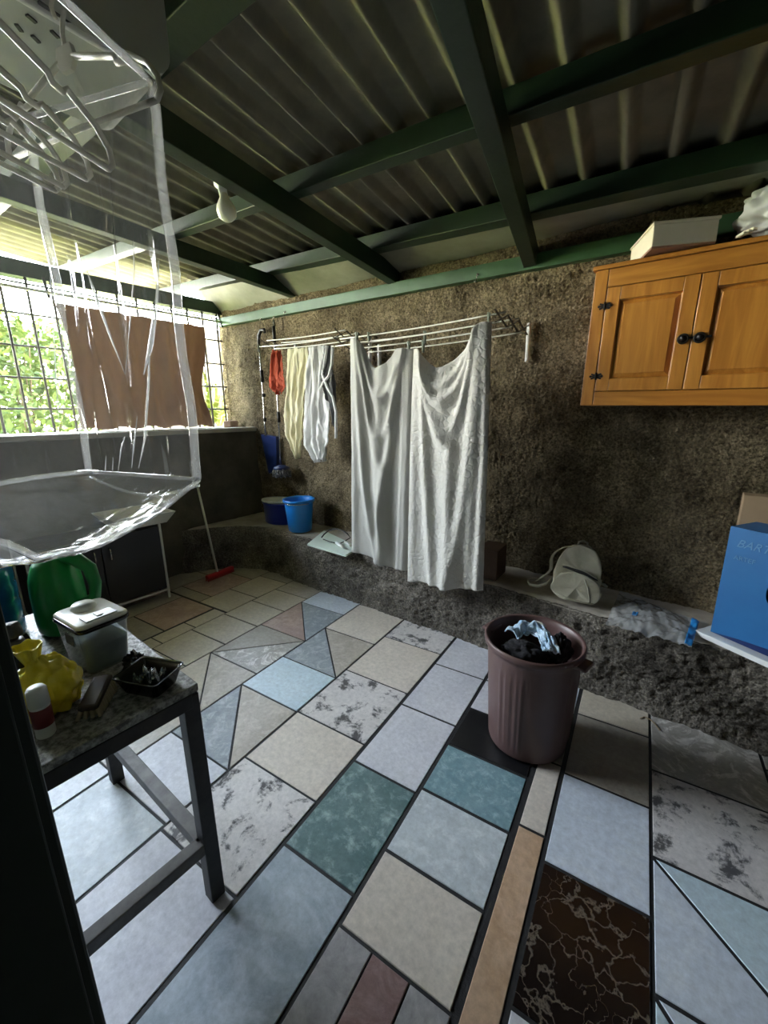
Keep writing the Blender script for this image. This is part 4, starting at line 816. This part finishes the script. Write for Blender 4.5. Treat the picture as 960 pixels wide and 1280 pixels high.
cbq=[Vector((rx(y)-.044,y,rz_(rx(y),y)+.03+.006*math.sin(y*30))) for y in [by+.03+q*.06 for q in range(9)]]
MB().tube(cbq,.007,6).build('cable',M['cable'],bl_)
# ================================================================== LEFT SIDE: cabinet, sink, broom
kb=thing('base_cabinet','black two-door base cabinet on thin white legs against the window wall','cabinet',(-3.76,1.0,0))
kx0,kx1,ky0,ky1=-3.985,-3.535,.55,1.445
MB().box(((kx0+kx1)/2-.01,(ky0+ky1)/2,.37),(kx1-kx0-.03,ky1-ky0-.02,.56),bev=.004).build('carcass',M['blackcab'],kb)
for a,c in((ky0+.012,(ky0+ky1)/2-.003),((ky0+ky1)/2+.003,ky1-.012)):
    d=MB().box((kx1-.012,(a+c)/2,.37),(.018,c-a,.55),bev=.004).build('door',M['blackcab'],kb)
    hy=c-.05 if c<1.2 else a+.05
    MB().tube([(kx1+.0,hy,.46),(kx1+.022,hy,.475),(kx1+.024,hy,.51),(kx1+.022,hy,.545),(kx1,hy,.56)],.005,8).build('handle',M['chrome'],d)
for x in(kx0+.012,kx1-.006):
    for y in(ky0+.008,ky1-.004): MB().box((x,y,.335),(.018,.018,.67),bev=.003).build('leg',M['offw'],kb)
b=MB(); b.bar((kx1-.004,ky0,.078),(kx1-.004,ky1,.078),.012,.016); b.build('bottom_rail',M['offw'],kb)
sk=thing('laundry_sink','white laundry sink with sloping sides set on the black base cabinet','sink',(-3.74,1.0,.67))
def taper(x0,x1,y0,y1,z0,z1,k):
    return [(x0+k,y0+k,z0),(x1-k,y0+k,z0),(x1-k,y1-k,z0),(x0+k,y1-k,z0)],[(x0,y0,z1),(x1,y0,z1),(x1,y1,z1),(x0,y1,z1)]
b=MB(); lo,hi=taper(-3.985,-3.47,1.10,1.56,.672,.765,.06); lo2,hi2=taper(-3.955,-3.50,1.13,1.53,.69,.767,.06)
vs=lo+hi+hi2+lo2; b.add(vs,[(3,2,1,0)]+[(i,(i+1)%4,4+(i+1)%4,4+i) for i in range(4)]+[(4+i,4+(i+1)%4,8+(i+1)%4,8+i) for i in range(4)]+[(8+i,8+(i+1)%4,12+(i+1)%4,12+i) for i in range(4)]+[(12,13,14,15)])
b.build('basin',M['sinkw'],sk); 
MB().lathe([(.0,.692),(.022,.692),(.026,.694),(.022,.696),(0,.695)],(-3.72,1.33,0),16).build('drain',M['chrome'],sk)
br=thing('broom','red broom with a pale stick leaning in the corner by the black cabinet','broom',tuple(V3(onZ(270,713,0))))
h0=V3(onZ(272,716,.05)); h1=V3(onX(245,600,XL+.025))
MB().tube([h0,h1],.011,10).build('stick',M['offw'],br)
e0=V3(onZ(258,722,.045)); e1=V3(onZ(291,709,.045)); dd=(e1-e0).normalized()
MB().bar(e0,e1,.045,.035,bev=.01).build('head',M['redp'],br)
b=MB(); nrm=Vector((-dd.y,dd.x,0))
for k in range(60):
    p=e0.lerp(e1,(k%30+.5)/30)+nrm*(.010 if k<30 else -.010); b.tube([p+Vector((0,0,-.010)),p+nrm*(.008 if k<30 else -.008)+Vector((0,0,-.042))],.004,4)
b.build('bristles',M['redp'],br)
# ================================================================== TABLE
TX1,TY1,TZ=-1.062,.475,.80; TX0,TY0=-2.0,-.75
tb=thing('work_table','dark steel table with a worn speckled top in the left foreground','table',((TX0+TX1)/2,(TY0+TY1)/2,0))
MB().box(((TX0+TX1)/2,(TY0+TY1)/2,TZ-.012),(TX1-TX0,TY1-TY0,.024),bev=.003).build('tabletop',M['stone'],tb)
b=MB(); 
for (p,q) in(((TX0+.02,TY1-.02),(TX1-.02,TY1-.02)),((TX1-.02,TY1-.02),(TX1-.02,TY0+.02)),((TX0+.02,TY0+.02),(TX1-.02,TY0+.02)),((TX0+.02,TY1-.02),(TX0+.02,TY0+.02))):
    b.bar((p[0],p[1],TZ-.048),(q[0],q[1],TZ-.048),.04,.046,bev=.003)
b.build('apron',M['steel'],tb)
LX=TX0+.16
for x,y in((TX1-.024,TY1-.024),(LX,TY1-.05),(TX1-.024,TY0+.024),(LX,TY0+.05)):
    MB().box((x,y,(TZ-.03)/2),(.046,.046,TZ-.03),bev=.003).build('leg',M['steel'],tb)
for p,q in(((TX1-.024,TY1-.036),(LX,TY1-.05)),((TX1-.024,TY1-.024),(TX1-.024,TY0+.024)),((TX1-.024,TY0+.024),(LX,TY0+.05))):
    MB().bar((p[0],p[1],.225),(q[0],q[1],.225),.042,.042,bev=.003).build('stretcher',M['rail'],tb)
# --- things on the table
zt=TZ+.001
c=Vector((-1.425,.345,zt))
cn=thing('food_container','clear plastic food tub with a white flip lid near the back edge of the table','container',tuple(c),0)
rc=Matrix.Rotation(R(6),3,'Z')
def rrect(hw,hd,rad,n=6):
    out=[]
    for cx,cy,a0 in((hw-rad,hd-rad,0),(-hw+rad,hd-rad,90),(-hw+rad,-hd+rad,180),(hw-rad,-hd+rad,270)):
        for k in range(n+1): a=R(a0+90*k/n); out.append((cx+rad*math.cos(a),cy+rad*math.sin(a)))
    return out
def tub(levels,mi=0,mb=None,capb=True,capt=False):
    mb=mb or MB(); vs=[];k=0
    for hw,hd,rad,z in levels:
        ring=rrect(hw,hd,rad); k=len(ring); vs+=[c+rc@Vector((x,y,z)) for x,y in ring]
    n=len(levels); fs=[(i*k+j,i*k+(j+1)%k,(i+1)*k+(j+1)%k,(i+1)*k+j) for i in range(n-1) for j in range(k)]
    if capb: fs.append(tuple(range(k-1,-1,-1)))
    if capt: fs.append(tuple((n-1)*k+j for j in range(k)))
    return mb.add(vs,fs,mi,True)
tub([(.075,.055,.02,0),(.079,.058,.02,.02),(.090,.068,.022,.146)]).build('tub',M['crate'],cn)
tub([(.072,.052,.018,.004),(.076,.055,.018,.02),(.084,.063,.02,.085)],capt=True).build('grey_contents',mat('murky_filling',(.10,.14,.14),.5,(.16,.20,.20),10),cn)
tub([(.093,.071,.024,.142),(.095,.073,.024,.145),(.095,.073,.024,.154),(.093,.071,.022,.156)],capt=True).build('seal_rim',M['bplastic'],cn)
l=tub([(.092,.070,.022,.156),(.092,.070,.022,.163),(.086,.064,.02,.168)],capt=True).build('lid',M['white'],cn)
MB().lathe([(.0,.184),(.028,.183),(.034,.175),(.035,.165)],c+rc@Vector((-.045,.0,0)),20).build('round_stopper',M['white'],l)
b=MB(); b.box(c+rc@Vector((.053,0,.170)),(.05,.085,.004),rc,bev=.002); b.box(c+rc@Vector((.053,0,.173)),(.026,.018,.004),rc,bev=.001); b.build('flap',M['greyw'],l)
MB().box(c+rc@Vector((.005,-.066,.105)),(.05,.003,.032),rc).build('label',M['dgrey'],cn)
# green jug
c2=Vector((-1.76,.345,zt))
jg=thing('plastic_jug','green plastic jug with a moulded handle at the back of the table','jug',tuple(c2))
va2=math.atan2(.5,1)
b=MB(); b.lathe([(0,.0),(.075,.0),(.088,.012),(.092,.05),(.092,.16),(.088,.20),(.072,.245),(.048,.272),(.022,.282),(0,.284)],c2,36,sx=1.05,sy=.85,capb=False)
b.build('body',M['jug'],jg)
MB().tube([c2+Vector((.025,.02,.272)),c2+Vector((.075,.05,.268)),c2+Vector((.118,.075,.235)),c2+Vector((.128,.08,.18)),c2+Vector((.120,.075,.13)),c2+Vector((.085,.055,.10))],[.022,.024,.022,.020,.018,.020],12).build('handle',M['jug'],jg)
# blue water bottle
c3=Vector((-1.87,.135,zt))
wj=thing('water_bottle','large blue tinted water bottle on the table, at the left edge behind the green jug','bottle',tuple(c3))
MB().lathe([(0,0),(.11,0),(.122,.012),(.122,.05),(.116,.06),(.122,.075),(.122,.12),(.116,.13),(.122,.145),(.122,.19),(.116,.20),(.122,.215),(.12,.25),(.09,.30),(.035,.335),(.03,.35)],c3,36).build('body',M['water'],wj)
MB().lathe([(.034,.34),(.034,.37),(.0,.372)],c3,20).build('cap',M['navyd'],wj)
# yellow plastic bag around something
c4=Vector((-1.268,.185,zt+.058))
yb=thing('yellow_bag','scrunched shiny yellow plastic bag on the table','bag',tuple(c4))
def yfn(u,v):
    a=2*math.pi*u; p=math.pi*v; d=Vector((math.sin(p)*math.cos(a),math.sin(p)*math.sin(a),-math.cos(p)))
    k=1+.20*fbm((d.x*3,d.y*3,d.z*3+2),4)+.05*math.sin(9*a+3*d.z); q=Vector((d.x*.062,d.y*.075,d.z*.075))*k
    q.x-=.035*max(0,q.z/.07); q.z=max(q.z,-.057)
    return c4+q
MB().grid(yfn,64,40).build('film',M['yellow'],yb,sub=1)
t0=c4+Vector((-.045,-.01,.055))
MB().grid(lambda u,v:t0+Vector((-.03*v+ (.012+.022*v)*math.cos(6.283*u)*(1+.25*math.sin(5*6.283*u)),(.012+.02*v)*math.sin(6.283*u),.050*v)),40,12).build('knot_tail',M['yellow'],yb,solid=.002)
# small bottle with a white cap
c5=Vector((-1.168,.150,zt))
sb=thing('small_bottle','small white-capped bottle with a dark red band in front of the yellow bag','bottle',tuple(c5))
MB().lathe([(0,0),(.018,0),(.020,.004),(.020,.080),(.018,.084),(.0,.085)],c5,24).build('body',M['white'],sb)
MB().lathe([(.0203,.030),(.0212,.031),(.0212,.078),(.0203,.079)],c5,24).build('red_band',M['amber'],sb)
MB().lathe([(.0,.132),(.016,.131),(.0205,.124),(.0215,.085),(.0,.084)],c5,24).build('cap',M['white'],sb)
# scrubbing brush
c6=Vector((-1.188,.266,zt))
sbx=thing('scrubbing_brush','dark scrubbing brush with pale bristles lying beside the yellow bag','brush',tuple(c6))
rb6=Matrix.Rotation(R(-38),3,'Z')
MB().box(c6+Vector((0,0,.038)),(.115,.048,.018),rb6@Matrix.Rotation(R(10),3,'Y'),bev=.008).build('back',M['brushw'],sbx)
b=MB(); rnd=random.Random(5)
for i in range(11):
    for k in range(4):
        p=c6+rb6@Vector((-.050+i*.0100,-.018+k*.012,.034-(i-5)*.0017)); q=c6+rb6@Vector((-.055+i*.0110+rnd.uniform(-.003,.003),-.025+k*.0165,.002)); b.tube([p,q],[.004,.0055],5)
b.build('bristles',M['bristle'],sbx)
# black tray with a shiny film
c7=Vector((-1.150,.385,zt))
ty=thing('black_tray','small black plastic tray holding a scrap of shiny film','tray',tuple(c7))
c=c7; rc=Matrix.Rotation(R(24),3,'Z'); 
tub([(.052,.038,.012,.0),(.055,.041,.012,.004),(.070,.055,.014,.050),(.074,.059,.014,.052),(.073,.058,.014,.054),(.066,.051,.012,.050),(.050,.037,.010,.008)],capt=True).build('tray',M['bplastic'],ty)
sf=thing('film_scrap','crumpled shiny silver film lying inside the small black tray','film',tuple(c7+Vector((0,0,.03))))
MB().grid(lambda u,v:c7+rc@Vector(((u-.5)*.075,(v-.5)*.05,.030+.022*fbm((u*4,v*4,7))+.012*abs(math.sin(u*8+v*5)))),30,24).build('sheet',M['silver'],sf,solid=.0015)
blk=thing('black_wrap','crumpled black plastic scrap behind the small black tray','plastic scrap',(-1.235,.39,zt))
blob((-1.275,.395,zt+.022),(.035,.03,.026),4,.5,3,40,24,flat=.02).build('film',M['bplastic'],blk)
# ring on the table
p=V3(onZ(190,830,zt)); tag(MB().tube([p+Vector((.026*math.cos(a),.026*math.sin(a),.0025)) for a in [q*6.283/28 for q in range(28)]],.0025,6,closed=True).build('plastic_ring',M['white']),'thin white ring lying flat on the bare corner of the table','ring')
# trigger sprayer and smoky bottle at the dark left edge
c8=Vector((-1.45,.165,zt))
sp=thing('spray_bottle','dark spray bottle with a grey collar at the left edge, behind the yellow bag','spray bottle',tuple(c8))
MB().lathe([(0,0),(.036,0),(.040,.006),(.040,.085),(.034,.105),(.018,.12),(.016,.135)],c8,24,sx=1.1,sy=.8).build('body',M['bplastic'],sp)
MB().lathe([(.024,.118),(.026,.12),(.026,.145),(.018,.148),(0,.149)],c8,20).build('collar',M['dgrey'],sp)
b=MB().box(c8+Vector((-.012,-.012,.172)),(.09,.034,.046),Matrix.Rotation(R(35),3,'Z')@Matrix.Rotation(R(-14),3,'Y'),bev=.012); b.tube([c8+Vector((.0,0,.145)),c8+Vector((-.004,-.004,.172))],.014,10); b.build('spray_head',M['dgrey'],sp)
MB().tube([c8+Vector((.030,.022,.165)),c8+Vector((.042,.03,.135)),c8+Vector((.034,.024,.105))],.005,8).build('trigger',M['bplastic'],sp)
c9=Vector((-1.225,.055,zt))
ob=thing('clear_bottle','smoky clear bottle at the table edge, left of the small white-capped bottle','bottle',tuple(c9))
MB().lathe([(0,0),(.03,0),(.034,.006),(.034,.095),(.028,.12),(.014,.135),(.013,.15)],c9,24).build('body',M['bottle'],ob)
MB().lathe([(.015,.146),(.016,.148),(.016,.165),(0,.166)],c9,16).build('cap',M['bplastic'],ob)
c10=Vector((-1.62,.02,zt))
kb2=thing('yellow_cap_bottle','dark bottle with a yellow cap at the far left edge of the table','bottle',tuple(c10))
MB().lathe([(0,0),(.034,0),(.038,.006),(.038,.16),(.030,.20),(.014,.215),(.014,.225)],c10,24).build('body',M['bplastic'],kb2)
MB().lathe([(.018,.222),(.019,.224),(.018,.252),(.010,.258),(0,.258)],c10,18).build('cap',M['yellow'],kb2)
# ================================================================== DOOR LEAF in the left foreground
d1=thing('door_1','dark green door leaf standing open in the left foreground','door',(-.47,-.35,0)); struct(d1)
dx,dy=[float(v) for v in atD(63,1000,.455)[:2]]
MB().box((dx-.02,dy-.40,1.0),(.04,.80,2.0),bev=.003).build('leaf',M['greendoor'],d1)
b=MB(); b.box((dx+.002,dy-.045,1.0),(.008,.07,1.9),bev=.002); b.build('edge_strip',M['greendoor'],d1)
# ================================================================== WHITE BOX, CLEAR BAG, HANGERS (upper left)
zb=2.27
k0=V3(onZ(205,100,zb)); k1=V3(onZ(60,0,zb))
bx1,by1=k0.x,k0.y+.02
hb=thing('white_wall_unit','white rounded unit with black slots in its underside, above the clear bag','unit',(bx1-.25,by1-.3,zb))
ZT=2.60; rad=.055; yb0=by1-.75; xb0=bx1-.29
prof=[(yb0,ZT),(yb0,zb)]+[(by1-rad+rad*math.sin(R(a)),zb+rad-rad*math.cos(R(a))) for a in range(0,91,15)]+[(by1,ZT)]
MB().prism([(bx1,y,z) for y,z in prof],(xb0-bx1,0,0)).build('casing',M['greyw'],hb)
b=MB()
for (a,b_),(c_,d_) in(((48,2),(88,31)),((40,44),(49,53)),((64,38),(73,47)),((20,30),(27,39)),((33,18),(45,28))):
    p,q=V3(onZ(a,b_,zb-.001)),V3(onZ(c_,d_,zb-.001)); b.bar(p,q,.007,.004)
b.build('slot',M['slot'],hb)
b=MB().bar((bx1-.003,by1-.06,zb-.004),(bx1-.003,yb0,zb-.004),.012,.012,bev=.004); b.build('edge_trim',M['white'],hb)
# two hanging rails under the unit (the hangers hook over them)
rl=MB()
ab=Vector((-.928,-.373,0)); an=Vector((.373,-.928,0))
A0=V3(atD(248,600,.90)); B0=A0+ab*.285; N0=A0+an*.46; F0_=B0+an*.46
r0=Vector((-.69,.183,2.134)); r1=Vector((-1.28,.0355,2.134)); rp=r0.lerp(r1,.68)
rl.tube([r0,r1],.007,10); rl.tube([rp,Vector((rp.x,rp.y,2.268))],.006,8); rl.tube([r1,Vector((r1.x,r1.y,2.268))],.006,8)
hr=thing('hanging_rail','short pale rail fixed under the white unit, carrying the plastic hangers','rail',tuple(r0)); rl.build('rail_tube',M['offw'],hr)
# garment bag: four clear walls, sagging base, piped seams
gb=thing('garment_bag','large clear plastic hanging bag with piped seams in the upper left foreground','plastic bag',(float(A0.x),float(A0.y),2.08))
def sag(s): # depth of the base along the near edge, from the photo outline
    return 0
ztop=2.085
def zbot(s,t): return lerp(1.425,1.432,t)+.004*math.sin(s*7)
def P_(s,t,z): # s along A->N, t along A->B
    q=A0+an*(.46*s)+ab*(.285*t); return Vector((q.x,q.y,z))
def bulge(a,b_,s): return a*math.sin(math.pi*s)
def wall(fn,nu=70,nv=90): return MB().grid(fn,nu,nv)
def creas(u,v,seed): 
    f=fbm((u*3+seed,v*1.2,seed),3)*.012
    f+=.010*math.exp(-((u-.30-.22*v)/.025)**2)*math.sin(math.pi*min(1,v*1.6)) if v<.62 else 0
    f+=.012*math.exp(-((u-.72+.10*v)/.03)**2)*math.sin(math.pi*v)
    f+=.006*math.sin(u*40+seed)*max(0,v-.72)*3
    return f
def onEnd(x,y):
    d=V3(ray(x,y)); o=V3(O); t=(A0-an*.004-o).dot(an)/d.dot(an); return o+d*t-an*.003
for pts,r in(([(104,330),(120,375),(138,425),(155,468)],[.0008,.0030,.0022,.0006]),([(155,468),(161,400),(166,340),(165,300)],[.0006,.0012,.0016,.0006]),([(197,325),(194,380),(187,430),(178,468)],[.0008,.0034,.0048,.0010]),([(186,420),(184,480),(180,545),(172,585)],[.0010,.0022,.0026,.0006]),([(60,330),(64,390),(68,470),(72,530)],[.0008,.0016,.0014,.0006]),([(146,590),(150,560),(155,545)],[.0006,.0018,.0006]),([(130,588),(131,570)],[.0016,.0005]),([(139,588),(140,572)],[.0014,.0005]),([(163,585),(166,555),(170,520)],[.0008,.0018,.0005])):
    MB().tube([onEnd(*p) for p in pts],r,6).build('crease_glint',M['crease_glint'],gb)  # hazy tubes along the folds stand in for the window light they catch
MB().grid(lambda u,v:P_(0,u,lerp(ztop,zbot(0,u),v))+an*(-.004+creas(u,v,1)+.012*math.sin(math.pi*u)*v),80,100).build('end_panel',M['film'],gb)
MB().grid(lambda u,v:P_(u,1,lerp(ztop,zbot(u,1),v))+ab*(creas(u,v,4)+.02*math.sin(math.pi*u)*v),60,80).build('back_panel',M['film'],gb)
def nearbot(s): # outline of the sagging near edge
    return interp(s,[(0,1.423),(.23,1.383),(.415,1.364),(.51,1.3577),(.61,1.3645),(.69,1.369),(.73,1.388),(.77,1.407),(1.01,1.42)])
MB().grid(lambda u,v:P_(u,0,lerp(ztop,nearbot(u),v))-ab*(.010*fbm((u*4,v*2,9))+.015*math.sin(math.pi*u)*v),60,80).build('front_panel',M['film'],gb)
def base(u,v):
    za,zc=nearbot(u),zbot(u,1); z=lerp(za,zc,v)-.055*math.sin(math.pi*v)*math.sin(math.pi*min(1,u))**.7-.006*abs(fbm((u*7,v*6,3)))
    return P_(u,v,z)
MB().grid(base,60,50).build('base_panel',M['filmb'],gb)  # extra haze stands in for window light reflected off the base folds
def seam(pts,r=.0045): return MB().tube(pts,r,8).build('piping',M['piping'],gb)
for s,t,r in((0,0,.0085),(0,1,.0075),(1,1,.005)): seam([P_(s,t,lerp(ztop,zbot(s,t),q/14))+Vector((.002*math.sin(q*1.3),.002*math.cos(q*1.1),0)) for q in range(15)],r)
seam([P_(0,q/12,zbot(0,q/12)) for q in range(13)],.004); seam([P_(q/12,1,zbot(q/12,1)) for q in range(13)],.005); seam([P_(q/16,0,nearbot(q/16)) for q in range(17)],.005)
seam([P_(0,q/12,zbot(0,q/12)-.012-.03*math.sin(math.pi*q/12)) for q in range(13)],.003)
seam([P_(0,q/12,ztop) for q in range(13)],.005); seam([P_(q/12,0,ztop) for q in range(13)],.006)
# hangers
def hanger_mesh():
    """flat plastic hanger in its own plane: x across, z up, hook at the origin"""
    hgt=-.062
    b=MB(); b.tube([(-.012,0,-.010),(-.018,0,.006),(-.010,0,.019),(.004,0,.022),(.016,0,.014),(.016,0,-.002),(.006,0,-.018),(0,0,-.034),(0,0,hgt)],.0035,8)
    body=MB()
    body.prism([(-.018,-.004,hgt+.008),(-.024,-.004,hgt-.012),(-.012,-.004,hgt-.028),(.012,-.004,hgt-.028),(.024,-.004,hgt-.012),(.018,-.004,hgt+.008)],(0,.008,0))
    for sg in(-1,1):
        P=[(sg*.018,0,hgt-.010),(sg*.085,0,hgt-.028),(sg*.115,0,hgt-.036),(sg*.120,0,hgt-.046),(sg*.135,0,hgt-.048),(sg*.142,0,hgt-.040),(sg*.185,0,hgt-.062),(sg*.205,0,hgt-.085),(sg*.208,0,hgt-.105),(sg*.198,0,hgt-.116)]
        body.tube(P,.0048,8)
    bar=MB().tube([(-.198,0,hgt-.116),(0,0,hgt-.112),(.198,0,hgt-.116)],.0045,8)
    return b,body,bar
hg=thing('clothes_hanger','x','hanger',(0,0,0),0,'plastic hangers in the clear bag')
a_,b_,c_=hanger_mesh(); a_.build('hook',M['hanger'],hg); b_.build('shoulders',M['hanger'],hg); c_.build('bar',M['hanger'],hg)
hk0=lambda x:Vector((x,.209+(x+.77)*.25,2.128))+an*.045
h1t,h2t=V3(onZ(203,122,2.05)),V3(onZ(12,200,2.05)); hc1=(h1t+h2t)/2; d1_=(h1t-h2t).normalized()
angAN=math.atan2(an.y,an.x)
spots=[(Vector((hc1.x,hc1.y,2.05+.178)),math.atan2(d1_.y,d1_.x),'pale plastic hanger turned broadside, uppermost and nearest in the clear bag'),
 (hk0(-.785),angAN+.02,'pale plastic hanger seen edge-on, first behind the broadside one in the clear bag'),
 (hk0(-.86),angAN-.05,'pale plastic hanger seen edge-on, middle one of the row in the clear bag'),
 (hk0(-.905),angAN+.03,'pale plastic hanger seen edge-on, last but one towards the window'),
 (hk0(-.942),angAN-.03,'pale plastic hanger seen edge-on, nearest to the window')]
for k,(p,a,lb) in enumerate(spots):
    o=hg if k==0 else copy_tree(hg); o.location=p; o.rotation_euler=(0,0,a); o['label']=lb
